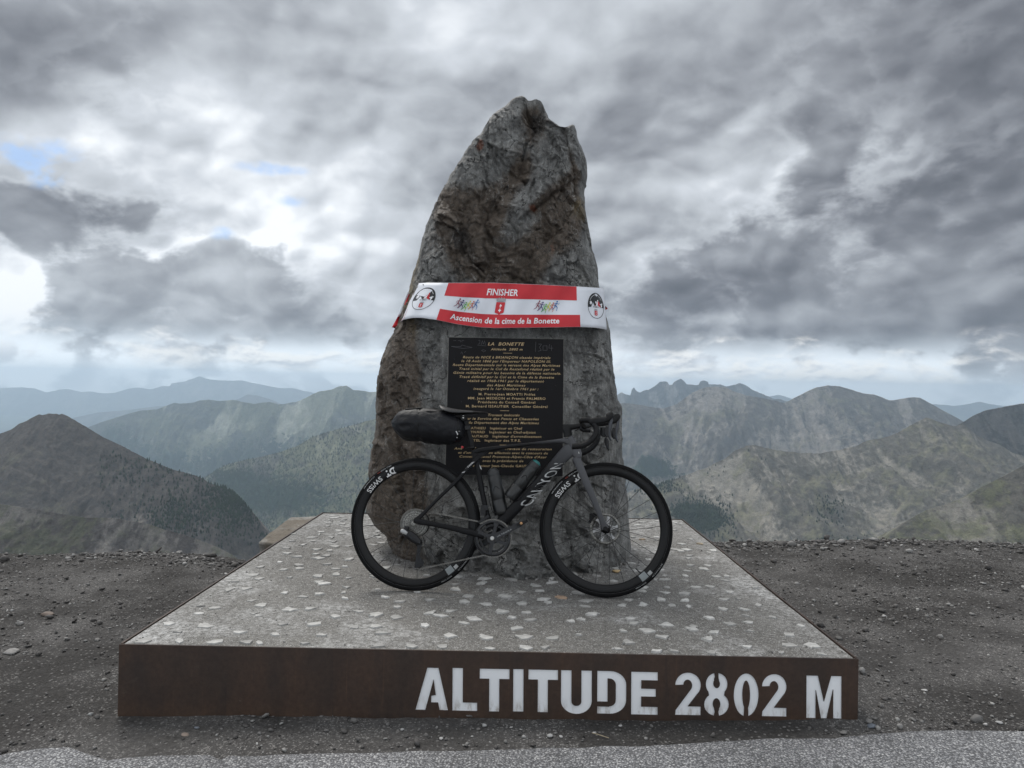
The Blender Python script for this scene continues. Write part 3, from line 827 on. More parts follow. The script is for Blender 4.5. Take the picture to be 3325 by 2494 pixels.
# rusty steel: front plate with cut-out stencil letters
m_rust, t, b = new_mat('weathering_steel')
co = t.node('ShaderNodeTexCoord').outputs['Object']
n1 = t.noise(t.vmath('MULTIPLY', co, (1, 1, .45)), 5, 7, .6, .3); n2 = t.noise(co, 60, 5, .65)
n3 = t.noise(t.vmath('MULTIPLY', co, (28, 28, 2.2)), 1.0, 6, .6, .5)
c = t.mix(t.smooth(n1, .35, .68), (.038, .0265, .0215), (.056, .034, .0245)); c = t.mix(t.smooth(n3, .55, .75, 0, .6), c, (.030, .023, .020))
sz_ = t.node('ShaderNodeSeparateXYZ', {0: co}).outputs[2]
run = t.noise(t.vmath('MULTIPLY', co, (70, 70, 1.6)), 1.0, 4, .6, .8); c = t.mix(t.math('MULTIPLY', t.smooth(run, .60, .72), t.smooth(n1, .4, .6, 0, .55)), c, (.085, .046, .028)); c = t.mix(t.smooth(t.noise(co, 3.3, 6, .7, .6), .60, .74, 0, .35), c, (.095, .075, .062))
lowr = t.math('MULTIPLY', t.smooth(sz_, -.20, -.27), t.smooth(n1, .35, .6)); c = t.mix(t.math('MULTIPLY', lowr, .45), c, (.070, .042, .027))
scr = t.noise(t.vmath('MULTIPLY', co, (9, 9, 30)), 1.0, 3, .9, 2.4); scm = t.math('MULTIPLY', t.smooth(scr, .735, .76), .4)
scr2 = t.noise(t.vmath('MULTIPLY', co, (60, 60, 9)), 1.0, 3, .9, 1.6); scm2 = t.math('MULTIPLY', t.smooth(scr2, .745, .77), .35)
c = t.mix(t.math('ADD', scm, scm2), c, (.20, .17, .15)); c = t.mix(1.0, c, t.ramp(n2, [(.3, .8), (.7, 1.2)]), 'MULTIPLY')
t.l.new(c, b.inputs['Base Color']); t.l.new(t.ramp(n2, [(0, .42), (1, .68)]), b.inputs['Roughness']); b.inputs['Specular IOR Level'].default_value = .35
bp = t.node('ShaderNodeBump', {'Height': n2, 'Strength': .15, 'Distance': .002}); t.l.new(bp.outputs[0], b.inputs['Normal'])


def ell(cx_, cy_, rx_, ry_, a0, a1, n=14):
    return [(cx_ + rx_ * math.cos(math.radians(a0 + (a1 - a0) * i / n)), cy_ + ry_ * math.sin(math.radians(a0 + (a1 - a0) * i / n))) for i in range(n + 1)]


G = {
    'I': [(0, 0), (1, 0), (1, 1), (0, 1)],
    'L': [(0, 0), (1, 0), (1, .20), (.42, .20), (.42, 1), (0, 1)],
    'T': [(.32, 0), (.66, 0), (.66, .76), (1, .76), (1, 1), (0, 1), (0, .76), (.32, .76)],
    'E': [(0, 0), (1, 0), (1, .19), (.38, .19), (.38, .42), (.93, .42), (.93, .61), (.38, .61), (.38, .80), (1, .80), (1, 1), (0, 1)],
    'A': [(0, 0), (.30, 0), (.55, .72), (.62, .36), (.48, .34), (.48, .18), (.69, .18), (.74, 0), (1, 0), (.70, 1), (.36, 1)],
    'U': [(0, 1)] + ell(.5, .30, .5, .30, 180, 360) + [(1, 1), (.66, 1)] + ell(.5, .29, .16, .10, 0, -180) + [(.34, 1)],
    'D': [(0, 1), (.40, 1)] + ell(.45, .68, .55, .32, 90, 0, 9) + ell(.45, .32, .55, .32, 0, -90, 9) + [(0, 0), (0, .17), (.42, .17)]
         + ell(.42, .32, .22, .14, -90, 0, 5) + ell(.42, .68, .22, .14, 0, 90, 5) + [(.36, .82), (.36, .28), (0, .28)],
    '0': ell(.5, .5, .5, .5, -80, 260, 40) + [(.42, .10)] + ell(.5, .5, .15, .33, 240, -60, 26) + [(.585, .10)],
    '2': [(0, .70)] + ell(.5, .70, .5, .30, 172, -28, 18) + [(.50, .21), (1, .21), (1, 0), (0, 0), (.02, .12)] + ell(.49, .70, .17, .13, -38, 176, 10),
    '8': [(.57, .998)] + ell(.52, .74, .42, .262, 80, -42, 10) + ell(.5, .27, .5, .27, 52, -78, 10) + [(.57, .10), (.60, .16)]
         + ell(.5, .28, .15, .13, -50, 230, 12) + [(.43, .10)] + ell(.5, .27, .5, .27, 258, 128, 10) + ell(.48, .74, .42, .262, 222, 100, 10) + [(.43, .90), (.40, .86)]
         + ell(.5, .75, .13, .10, 140, 400, 12) + [(.57, .90)],
    'M': [(0, 0), (.27, 0), (.27, .66), (.42, 0), (.58, 0), (.76, .68), (.76, 0), (1, 0), (1, 1), (.70, 1), (.50, .40), (.33, 1), (0, 1)],
}
# letter boxes measured on the plate: glyph, x0, x1, y_top, y_bottom (photo crop 1300,1980 at 1.3825)
cells = [('A', 70, 216, 255, 445), ('L', 235, 346, 257, 449), ('T', 357, 490, 260, 452), ('I', 507, 553, 262, 453), ('T', 575, 707, 264, 455), ('U', 721, 859, 267, 463),
         ('D', 883, 1013, 270, 462), ('E', 1035, 1154, 274, 466), ('2', 1232, 1347, 277, 468), ('8', 1362, 1473, 279, 472), ('0', 1494, 1606, 281, 474), ('2', 1620, 1731, 284, 474),
         ('M', 1819, 1977, 291, 482)]
m_wht, t, b = new_mat('white_panel')
co = t.node('ShaderNodeTexCoord').outputs['Object']; n1 = t.noise(t.vmath('MULTIPLY', co, (1, 1, .3)), 45, 6, .7); n2 = t.noise(co, 9, 5, .6)
zz = t.node('ShaderNodeSeparateXYZ', {0: co}).outputs[2]
dirt = t.math('MULTIPLY', t.smooth(zz, -.17, -.245), t.smooth(n1, .45, .7)); dirt = t.math('ADD', dirt, t.smooth(n1, .74, .8, 0, .4))
c = t.mix(n2, (.78, .80, .83), (.86, .87, .88)); c = t.mix(dirt, c, (.33, .29, .25))
t.l.new(c, b.inputs['Base Color']); b.inputs['Roughness'].default_value = .5
polys = []
zbot = -.31
for gname, x0, x1, y0, y1 in cells:
    f2 = lambda x, y: front_px(1300 + x / 1.3825, 1980 + y / 1.3825)
    tl, tr, bl_ = np.array(f2(x0, y0)), np.array(f2(x1, y0 + .02 * (x1 - x0))), np.array(f2(x0 - 1, y1))
    polys.append([tuple(tl * 0 + bl_ + (tr - tl) * u + (tl - bl_) * v) for u, v in G[gname]])
cu = bpy.data.curves.new('plate', 'CURVE'); cu.dimensions = '2D'; cu.fill_mode = 'BOTH'; cu.extrude = .004
ragged = [(Wd / 2 + .004, zbot), (-Wd / 2 - .004, zbot)]
for poly in [[(-Wd / 2 - .004, .002), (Wd / 2 + .004, .002)] + ragged] + polys:
    sp_ = cu.splines.new('POLY'); sp_.points.add(len(poly) - 1); sp_.use_cyclic_u = True
    for q, pnt in zip(sp_.points, poly): q.co = (pnt[0], pnt[1], 0, 1)
tmp = bpy.data.objects.new('tmp', cu); col.objects.link(tmp); bpy.context.view_layer.update()
pm = bpy.data.meshes.new_from_object(tmp.evaluated_get(bpy.context.evaluated_depsgraph_get()))
bpy.data.objects.remove(tmp)
pm.transform(Matrix(((1, 0, 0, 0), (0, 0, -1, -.006), (0, 1, 0, 0), (0, 0, 0, 1)))); pm.materials.clear(); pm.materials.append(m_rust)
link('front_plate', pm, plinth)
for (gname, *_), poly in zip(cells, polys):
    mb = MB(); mb.prism(poly, -.0055, .004, lambda p, y: (p[0], y, p[1]))
    me_o = mb.build('letter', m_wht, plinth)
for s in (-1, 1):
    mb = MB(); mb.box((s * (Wd / 2 + .0005), Ln / 2 + .004, (zbot + .003) / 2), (.008, Ln, -zbot + .003)); mb.build('side_plate', m_rust, plinth)
mb = MB(); mb.box((0, Ln + .008, (zbot + .001) / 2), (Wd + .01, .008, -zbot)); mb.build('rear_plate', m_rust, plinth)

# loose grit on the slab
N2_ = 5200
qx = rng.uniform(-Wd / 2 + .02, Wd / 2 - .02, N2_); qy = rng.uniform(.02, Ln - .02, N2_)
Pq = A0v + qx[:, None] * ax + qy[:, None] * ay; Pq[:, 2] = -.001
m_grit = stone_mat('grit', [(0, (.09, .085, .08)), (.6, (.22, .215, .21)), (1, (.55, .54, .53))])
scatter('grit', 'fine pale grit lying on the plinth', Pq, np.clip(rng.lognormal(math.log(.0024), .45, N2_), .0012, .009), rng.random(N2_), m_grit, 52)

# ================================================================== standing stone
def k5(x, y): return (1150 + x / 2.458, 300 + y / 2.458)
L_px = [(1664, 352), (1638, 356), (1618, 367), (1591, 387), (1573, 412), (1557, 438), (1532, 465), (1516, 487), (1506, 503), (1496, 524), (1475, 556), (1461, 579), (1451, 603), (1435, 632), (1426, 652),
        (1423, 668), (1414, 676), (1398, 715), (1386, 739), (1380, 768), (1372, 788), (1362, 829), (1353, 866), (1345, 894), (1339, 927), (1326, 985), (1308, 1040), (1297, 1067), (1284, 1090),
        (1273, 1106), (1271, 1117), (1259, 1149), (1250, 1176), (1243, 1208), (1240, 1239), (1235, 1266), (1232, 1302), (1232, 1338), (1231, 1379), (1228, 1415), (1222, 1429), (1219, 1451),
        (1217, 1483), (1211, 1501), (1210, 1528), (1212, 1545), (1205, 1590), (1199, 1630), (1198, 1647), (1212, 1668), (1222, 1689), (1243, 1710), (1262, 1727), (1265, 1752), (1277, 1773),
        (1290, 1790)]
R_px = [(1761, 354), (1768, 361), (1779, 379), (1781, 391), (1795, 404), (1817, 418), (1829, 432), (1870, 438), (1873, 455), (1882, 479), (1890, 503), (1898, 528), (1902, 556), (1902, 585), (1898, 609),
        (1894, 634), (1897, 658), (1898, 690), (1906, 739), (1914, 788), (1917, 817), (1929, 849), (1937, 882), (1941, 930), (1955, 1000), (1970, 1070), (1973, 1103), (1981, 1187), (1991, 1250),
        (1997, 1275), (2000, 1296), (2012, 1317), (2013, 1343), (2012, 1389), (2014, 1427), (2015, 1461), (2016, 1503), (2019, 1545), (2025, 1579), (2032, 1609), (2036, 1630), (2032, 1655),
        (2036, 1680), (2040, 1727), (2044, 1773), (2038, 1794)]
def front_of(z): return 4.24 + .085 * z + .05 * np.clip(z - 1.9, 0, 1) ** 1.5
def half_depth(z): return np.interp(z, [-.1, 0, .4, 1.2, 2.0, 2.5, 2.72], [.52, .55, .60, .52, .40, .27, .12])
def zof(px, py, k=3):
    z = 1.0
    for _ in range(6):
        Y = front_of(z) + half_depth(z); p = at_y(px, py, Y); z = p[2]
    return p
Lw = np.array([zof(*p) for p in L_px]); Rw = np.array([zof(*p) for p in R_px])
zl, xl = Lw[::-1, 2], Lw[::-1, 0]; zr, xr = Rw[::-1, 2], Rw[::-1, 0]
ztop = min(zl[-1], zr[-1])
NZ, NA = 460, 400
zs = np.concatenate([np.linspace(-.06, ztop, NZ)])
XL = np.interp(zs, zl, xl); XR = np.interp(zs, zr, xr)
fr = front_of(zs); hd = half_depth(zs)
ang = np.linspace(0, 2 * np.pi, NA, endpoint=False)
ex_ = np.interp(zs, [0, .5, 1.5, 2.6], [2.2, 2.7, 2.8, 2.3])[:, None]
ca, sa = np.cos(ang)[None], np.sin(ang)[None]
ux = np.sign(ca) * np.abs(ca) ** (2 / ex_); uy = np.sign(sa) * np.abs(sa) ** (2 / ex_)
mid = (XL + XR) / 2; hw = (XR - XL) / 2
# the front bulges right of the middle near the foot
Xs = mid[:, None] + hw[:, None] * ux; Ys = (fr + hd)[:, None] + hd[:, None] * uy; Zs = np.broadcast_to(zs[:, None], Xs.shape).copy()
side = (1 - np.clip(np.abs(ux), 0, 1) ** 6)                 # 0 on the silhouette
front = np.clip(-uy, 0, 1) ** .5
bulge = .10 * np.clip(.45 - Zs, 0, .45) / .45
Ys -= bulge * np.exp(-((Xs - .2) / .45) ** 2) * front
# grooves and ledges traced on the face: photo polyline (2212 px view), depth, width
def seg_d(x, z, pts):
    best = np.full(x.shape, 9.0); sgn = np.zeros(x.shape)
    W_ = [zof(a * 1.503, b_ * 1.503) for a, b_ in pts]; W_ = [((w[0]) * .94 + .0, w[2]) for w in W_]
    for (x0, z0), (x1, z1) in zip(W_[:-1], W_[1:]):
        dx, dz = x1 - x0, z1 - z0; t_ = np.clip(((x - x0) * dx + (z - z0) * dz) / (dx * dx + dz * dz), 0, 1)
        qx_, qz_ = x0 + t_ * dx, z0 + t_ * dz; d = np.hypot(x - qx_, z - qz_)
        s_ = np.sign((x - x0) * dz - (z - z0) * dx); m_ = d < best; best = np.where(m_, d, best); sgn = np.where(m_, s_, sgn)
    return best, sgn
wz = fbm(Xs * 3, Zs * 3, Ys * 3, 4, 201) * .05; wx_ = fbm(Xs * 3, Zs * 3, Ys * 3, 4, 211) * .05
gd = np.zeros_like(Xs); brown = np.zeros_like(Xs)
for pts, dep, w, step, br in [
        ([(1148, 268), (1158, 300), (1135, 345), (1120, 400)], .055, .05, .02, .6),
        ([(1120, 400), (1090, 450), (1040, 520), (1010, 570)], .03, .05, .015, .9),
        ([(950, 440), (985, 490), (1005, 545), (1030, 590), (1075, 640)], .06, .05, -.07, .6),
        ([(985, 490), (1020, 455), (1060, 430)], .02, .03, .0, .2),
        ([(1240, 395), (1215, 425), (1170, 465), (1145, 485)], .03, .022, -.05, .7),
        ([(1250, 470), (1210, 520), (1160, 560), (1130, 600)], .02, .05, .03, .9),
        ([(1205, 270), (1225, 330), (1235, 390), (1240, 440)], .025, .014, .02, .5),
        ([(1085, 590), (1110, 612), (1160, 640)], .03, .03, .02, .6),
        ([(1130, 300), (1150, 340), (1160, 390)], .012, .006, .0, .0),
        ([(1180, 360), (1195, 385)], .014, .006, .0, .0),
        ([(870, 760), (905, 830), (930, 860)], .012, .008, .01, .0),
        ([(905, 800), (925, 850), (945, 865)], .012, .006, .0, .0),
        ([(880, 720), (870, 850), (885, 960), (880, 1060), (870, 1120)], .03, .06, .04, 1.0),
        ([(1255, 720), (1300, 800), (1290, 900)], .012, .03, .01, .1),
        ([(1185, 1000), (1205, 1080), (1230, 1180), (1200, 1215)], .03, .03, -.03, .0),
        ([(830, 1090), (900, 1180), (980, 1215)], .03, .05, .0, .4),
        ([(1010, 1130), (1080, 1190), (1160, 1230)], .03, .04, .03, .0)]:
    d, s_ = seg_d(Xs + wx_, Zs + wz, pts)
    gd += dep * np.exp(-(d / w) ** 1.6) + step * .5 * s_ * np.exp(-(d / (w * 3.5)) ** 2)
    brown += br * np.exp(-(d / (w * 1.7)) ** 2)
gd *= front * side
Ys += gd
# faceted and fractured relief
def facets(x, y, z, cell, seed, tilt=.28):
    """broken-rock facets: every cell is a tilted plane"""
    gx_, gy_, gz_ = x / cell[0], y / cell[1], z / cell[2]; ix, iy, iz = np.floor(gx_), np.floor(gy_), np.floor(gz_); best = np.full(x.shape, 1e9); val_ = np.zeros(x.shape)
    for a in (-1, 0, 1):
        for b__ in (-1, 0, 1):
            for c__ in (-1, 0, 1):
                jx, jy, jz = ix + a, iy + b__, iz + c__; r1 = _hash(jx, jy, jz, seed) / 2 ** 32; r2_ = _hash(jx, jy, jz, seed + 1) / 2 ** 32; r3 = _hash(jx, jy, jz, seed + 2) / 2 ** 32
                dx, dy, dz = gx_ - jx - r1, gy_ - jy - r2_, gz_ - jz - r3; d = dx * dx + dy * dy + dz * dz
                t1 = _hash(jx, jy, jz, seed + 3) / 2 ** 32 - .5; t2 = _hash(jx, jy, jz, seed + 4) / 2 ** 32 - .5; t3 = _hash(jx, jy, jz, seed + 5) / 2 ** 32 - .5
                v_ = t3 + tilt * 4 * (t1 * dx + t2 * dz); m_ = d < best; best = np.where(m_, d, best); val_ = np.where(m_, v_, val_)
    return val_
n_l = fbm(Xs * 1.7 + 3, Zs * 1.2, Ys * 1.7, 4, 220, .5, True); n_m = fbm(Xs * 6.0, Zs * 3.6, Ys * 6, 5, 230, .55, True); n_s = fbm(Xs * 24, Zs * 17, Ys * 24, 4, 240, .6)
rot = Xs * .75 + Zs * .66; rot2 = -Xs * .66 + Zs * .75
n_st = fbm(rot * 14, rot2 * 3.2, Ys * 9, 4, 250, .55, True)
st = np.round((n_l * 3.0 + n_m * .7) * 2.2) / 2.2
wa, wb_ = fbm(Xs * 5, Zs * 5, Ys * 5, 4, 301) * .10, fbm(Xs * 5, Zs * 5, Ys * 5, 4, 311) * .10
rx1, rz1 = (Xs + wa) * .80 + (Zs + wb_) * .60, -(Xs + wa) * .60 + (Zs + wb_) * .80
fa = facets(rx1, Ys, rz1, (.17, .30, .36), 400); fb = facets(rx1 + .3, Ys, rz1, (.065, .12, .13), 420, .4); fc_ = facets(rx1 + .1, Ys, rz1, (.024, .05, .045), 440)
disp = .045 * n_l + .026 * n_m + .010 * n_s + .012 * n_st + .075 * fa + .034 * fb + .015 * fc_
disp = disp - disp.mean()
px0, px1, pz0, pz1 = -.40, .35, .40, 1.42                       # the face was dressed flat behind the plaque
flat = np.clip(1 - np.maximum(np.maximum(px0 - Xs, Xs - px1), np.maximum(pz0 - Zs, Zs - pz1)) / .10, 0, 1) * front
disp = disp * (1 - flat * .92)
rim = np.clip((ztop - Zs) / .12, 0, 1)
nxv = ux * .9; nyv = uy
Ys += disp * nyv * side * rim - .01 * flat * front
# worn smooth where the ribbon bears on the stone
inb = np.clip(1 - np.maximum(np.maximum(1.40 - Zs, Zs - 1.92), 0) / .06, 0, 1) * (uy < -.05); lim_ = 4.315 + .20 * np.abs((Xs - mid[:, None]) / hw[:, None]) ** 4
Ys = np.where(Ys < lim_, Ys + (lim_ + .25 * (Ys - lim_) * 0 - Ys) * inb, Ys)
Xs += disp * nxv * (.25 + .75 * side) * .5 * rim
# peaks of the crown, which is closed by shrinking rows
capN = 14
for i in range(1, capN + 1):
    k = 1 - (i / capN) ** 1.6
    c_ = np.array([Xs[NZ - 1].mean(), Ys[NZ - 1].mean()])
    Xs = np.vstack([Xs, (c_[0] + (Xs[NZ - 1] - c_[0]) * k)[None]]); Ys = np.vstack([Ys, (c_[1] + (Ys[NZ - 1] - c_[1]) * k)[None]])
    Zs = np.vstack([Zs, Zs[NZ - 1][None] + .012 * math.sin(i / capN * math.pi / 2)])
def xpx(p): return zof(*p)[0]
x1_, x2_, x3_, x4_ = xpx((1682, 345)), xpx((1748, 350)), xpx((1858, 438)), xpx((1713, 352))
hz1 = np.clip((Zs - (ztop - .14)) / .14, 0, 1.2) ** 1.5
sy_ = np.exp(-((Ys - (front_of(2.6) + .14)) / .16) ** 2)
Zs = Zs + hz1 * (.044 * np.exp(-(np.abs(Xs - x1_) / .060) ** 3) + .022 * np.exp(-(np.abs(Xs - x2_) / .040) ** 4) - .012 * np.exp(-((Xs - x4_) / .014) ** 2)) * (.3 + .7 * sy_)
zsh = zof(1850, 436)[2]
Zs = Zs + .034 * np.exp(-(np.abs(Xs - x3_) / .022) ** 2.4) * np.clip((Zs - (zsh - .07)) / .07, 0, 1) * (Zs < zsh + .05)
Zs = Zs + .006 * fbm(Xs * 30, Ys * 30, Zs * 5, 3, 260) * np.clip((Zs - 1.5), 0, 1)

# colour zones: weathered brown, ochre lichen, shade of the recesses painted near-black
def zone(px_, py_, rx_, rz_):
    w = zof(px_ * 1.503, py_ * 1.503); return np.exp(-((Xs - w[0] * .95) / (rx_ * 1.503 / 2401 * 4.6)) ** 2 - ((Zs - w[2]) / (rz_ * 1.503 / 2401 * 4.6)) ** 2)
brown = np.vstack([brown, np.repeat(brown[-1:], capN, 0)]) if brown.shape[0] < Xs.shape[0] else brown
brown = brown + 1.1 * zone(845, 800, 55, 330) + .9 * zone(850, 1000, 60, 200) + .7 * zone(960, 540, 60, 100) + .9 * zone(1100, 600, 90, 60) + .8 * zone(1200, 500, 60, 70) \
    + .5 * zone(1060, 480, 60, 60) + .4 * zone(1150, 270, 30, 40) + .6 * zone(1010, 470, 50, 50) + .5 * zone(905, 1060, 90, 90)
brown += .55 * fbm(Xs * 3, Zs * 2.2, Ys * 3, 5, 271); brown -= .5 * zone(930, 700, 45, 110) + .6 * zone(1230, 760, 70, 110) + .5 * zone(1120, 420, 60, 90)
ochre = .9 * zone(870, 565, 14, 35) + .9 * zone(895, 560, 14, 40) + .8 * zone(880, 640, 25, 50) + .7 * zone(1250, 465, 30, 40) + .6 * zone(900, 720, 20, 50) + .45 * zone(865, 1000, 25, 120) \
    + .5 * zone(1215, 950, 30, 60) + .2 * fbm(Xs * 9, Zs * 5, Ys * 9, 4, 281)
rusty = 1.3 * zone(1035, 330, 9, 14) + 1.1 * zone(1150, 478, 12, 8) + .6 * zone(1190, 560, 12, 60) + .5 * zone(1230, 370, 6, 40) + .5 * zone(1010, 305, 14, 20)
groove_shade = zone(1160, 290, 22, 45) + .9 * zone(1000, 540, 35, 50) + .6 * zone(1100, 590, 90, 60) + .7 * zone(940, 460, 30, 40) + .4 * fbm(Xs * 4, Zs * 2, Ys * 4, 5, 291)  # shade in the grooves put into the colour, plus some random variation
m_st, t, b = new_mat('schist')
co = t.node('ShaderNodeTexCoord').outputs['Object']
A_ = lambda n_: t.node('ShaderNodeAttribute', attribute_name=n_).outputs['Fac']
rotm = t.node('ShaderNodeMapping', {'Vector': co, 'Rotation': (0, math.radians(40), 0), 'Scale': (1, 1, .35)}).outputs[0]
n1 = t.noise(co, 7, 8, .62, .4); n2 = t.noise(rotm, 45, 8, .7, .6); n3 = t.noise(co, 170, 5, .75); n5 = t.noise(co, 22, 6, .65, .8)
vs = t.node('ShaderNodeTexVoronoi', {'Vector': co, 'Scale': 190.0}); sp1 = t.node('ShaderNodeSeparateColor', {0: vs.outputs['Color']}).outputs[0]
grey = t.mix(t.smooth(n1, .35, .65), (.115, .114, .110), (.26, .257, .245)); grey = t.mix(t.smooth(n2, .5, .72, 0, .65), grey, (.34, .345, .335))
bn = t.math('ADD', A_('brown'), t.math('MULTIPLY', t.math('SUBTRACT', n5, .5), 1.1))
c = t.mix(t.smooth(bn, .25, .85, 0, .9), grey, t.mix(n2, (.048, .035, .026), (.150, .112, .080)))
on = t.math('ADD', A_('ochre'), t.math('MULTIPLY', t.math('SUBTRACT', n5, .5), .8)); c = t.mix(t.smooth(on, .35, .95, 0, .75), c, (.25, .195, .10))
rn = t.math('ADD', A_('rust'), t.math('MULTIPLY', t.math('SUBTRACT', n5, .5), .6)); c = t.mix(t.smooth(rn, .45, .9, 0, .8), c, (.20, .065, .03))
sn = t.math('ADD', A_('groove_shade'), t.math('MULTIPLY', t.math('SUBTRACT', n1, .5), .9)); c = t.mix(t.smooth(sn, .45, .95, 0, .75), c, (.030, .028, .027))
vn = t.math('ABSOLUTE', t.math('SUBTRACT', t.noise(rotm, 5.0, 5, .6, 1.5), .5)); c = t.mix(t.math('MULTIPLY', t.smooth(vn, .010, .002), t.smooth(n1, .45, .6, 0, .5)), c, (.40, .39, .37))
c = t.mix(t.math('MULTIPLY', t.smooth(sp1, .93, .97, 0, .4), t.smooth(n5, .45, .65)), c, (.40, .41, .40)); c = t.mix(1.0, c, t.ramp(n3, [(.28, .5), (.72, 1.5)]), 'MULTIPLY'); c = t.mix(1.0, c, t.ramp(n2, [(.25, .6), (.75, 1.35)]), 'MULTIPLY')
c0_ = c
t.l.new(t.ramp(n2, [(.3, .45), (.7, .8)]), b.inputs['Roughness']); b.inputs['Specular IOR Level'].default_value = .5
cr_ = t.node('ShaderNodeTexVoronoi', {'Vector': t.vmath('ADD', t.vmath('MULTIPLY', co, (1, 1, .6)), t.vmath('SCALE', t.noise(co, 9, 4, .6, out='Color'), scale=.14)), 'Scale': 6.5}, feature='DISTANCE_TO_EDGE').outputs['Distance']
crk = t.smooth(cr_, .0, .022); c = t.mix(t.math('MULTIPLY', t.smooth(cr_, .016, .003), t.smooth(n1, .42, .55)), c0_, (.018, .016, .015)); t.l.new(c, b.inputs['Base Color'])
hh = t.math('ADD', t.math('MULTIPLY', n2, 1.0), t.math('ADD', t.math('MULTIPLY', n3, .35), t.math('MULTIPLY', crk, .25)))
bp = t.node('ShaderNodeBump', {'Height': hh, 'Strength': 1.0, 'Distance': .018}); bp2 = t.node('ShaderNodeBump', {'Height': n5, 'Strength': .7, 'Distance': .03, 'Normal': bp.outputs[0]})
t.l.new(bp2.outputs[0], b.inputs['Normal'])
nr = Xs.shape[0]
SV = np.stack([Xs, Ys, Zs], -1)
base_p = np.array([mid[0], fr[0] + hd[0], 0.0])
st_me = mesh_from('standing_stone', SV - base_p, grid_faces(NA, nr, True), False, [m_st], attrs={'brown': brown.ravel(), 'ochre': ochre.ravel(), 'rust': rusty.ravel(), 'groove_shade': groove_shade.ravel()})
stone = link('standing_stone', st_me, label='tall rough grey and brown monolith standing upright on the plinth', category='standing stone')
stone.location = tuple(base_p)
st_bvh = BVHTree.FromPolygons([tuple(v) for v in SV.reshape(-1, 3)], [tuple(map(int, f)) for f in grid_faces(NA, nr, True)])
# rubble and crumbs at the foot are part of the grit; rounded debris ring
foot = []
for k in range(700):
    a = rng.uniform(math.pi * 1.02, math.pi * 1.98); rr_ = rng.normal(1.06, .05)
    foot.append((mid[5] + hw[5] * math.cos(a) * rr_, fr[5] + hd[5] - .03 + (hd[5] + .07) * math.sin(a) * rr_, -.002))
scatter('stone_crumbs', 'small crumbs of stone along the foot of the standing stone', np.array(foot), np.clip(rng.lognormal(math.log(.004), .5, 700), .002, .016), rng.random(700) * .8, m_grit, 53)

# ================================================================== plaque
pc = [at_y(1458, 1096, 4.30), at_y(1831, 1102, 4.30), at_y(1826, 1545, 4.215), at_y(1446, 1541, 4.215)]
ctr = sum(pc) / 4
hx = (pc[1] - pc[0]); pw = (np.linalg.norm(hx) + np.linalg.norm(pc[2] - pc[3])) / 2; hx = hx / np.linalg.norm(hx)
hv = (pc[0] - pc[3]); ph = np.linalg.norm(hv); hv = hv - hx * (hv @ hx); hv /= np.linalg.norm(hv); hn = np.cross(hx, hv)      # hn points to the viewer
plM = Matrix(((hx[0], -hn[0], hv[0], ctr[0]), (hx[1], -hn[1], hv[1], ctr[1]), (hx[2], -hn[2], hv[2], ctr[2]), (0, 0, 0, 1)))
plaque = thing('memorial_plaque', 'black polished plaque with gilt French inscription fixed to the standing stone', 'plaque', matrix=plM)
m_pl, t, b = new_mat('black_marble')
co = t.node('ShaderNodeTexCoord').outputs['Object']; n1 = t.noise(co, 11, 6, .65, .5); n2 = t.noise(co, 90, 4, .7)
scr = t.noise(t.vmath('MULTIPLY', co, (16, 1, 45)), 1.0, 2, .9, 2.2); scr2 = t.noise(t.vmath('MULTIPLY', co, (70, 1, 14)), 1.0, 2, .9, 1.8)
c = t.mix(n1, (.006, .006, .007), (.013, .012, .013)); c = t.mix(t.math('ADD', t.smooth(scr, .72, .75, 0, .35), t.smooth(scr2, .73, .76, 0, .35)), c, (.10, .10, .105))
c = t.mix(t.smooth(n2, .74, .78, 0, .5), c, (.25, .25, .25))
t.l.new(c, b.inputs['Base Color']); t.l.new(t.ramp(n1, [(.3, .35), (.7, .6)]), b.inputs['Roughness']); b.inputs['Specular IOR Level'].default_value = .12
mb = MB(); mb.box((0, .016, 0), (pw, .032, ph))
mb.build('slab', m_pl, plaque)
m_edge = simple('worn_edge', (.16, .155, .14), .7, var=.3)
mb = MB(); e_ = .0022
for (c_, s_) in [((0, .015, ph / 2 + e_ / 2 + .0002), (pw + .004, .03, e_)), ((-pw / 2 - e_ / 2 - .0002, .015, 0), (e_, .03, ph)), ((pw / 2 + e_ / 2 + .0002, .015, 0), (e_, .03, ph))]: mb.box(c_, s_)
mb.build('edge', m_edge, plaque)
m_gilt = simple('gilt_lettering', (.46, .33, .17), .5, var=.25, scale=120)


def pq(px_, py_):
    p = at_plane(px_, py_, ctr, hn) - ctr; return np.array([p @ hx, p @ hv])


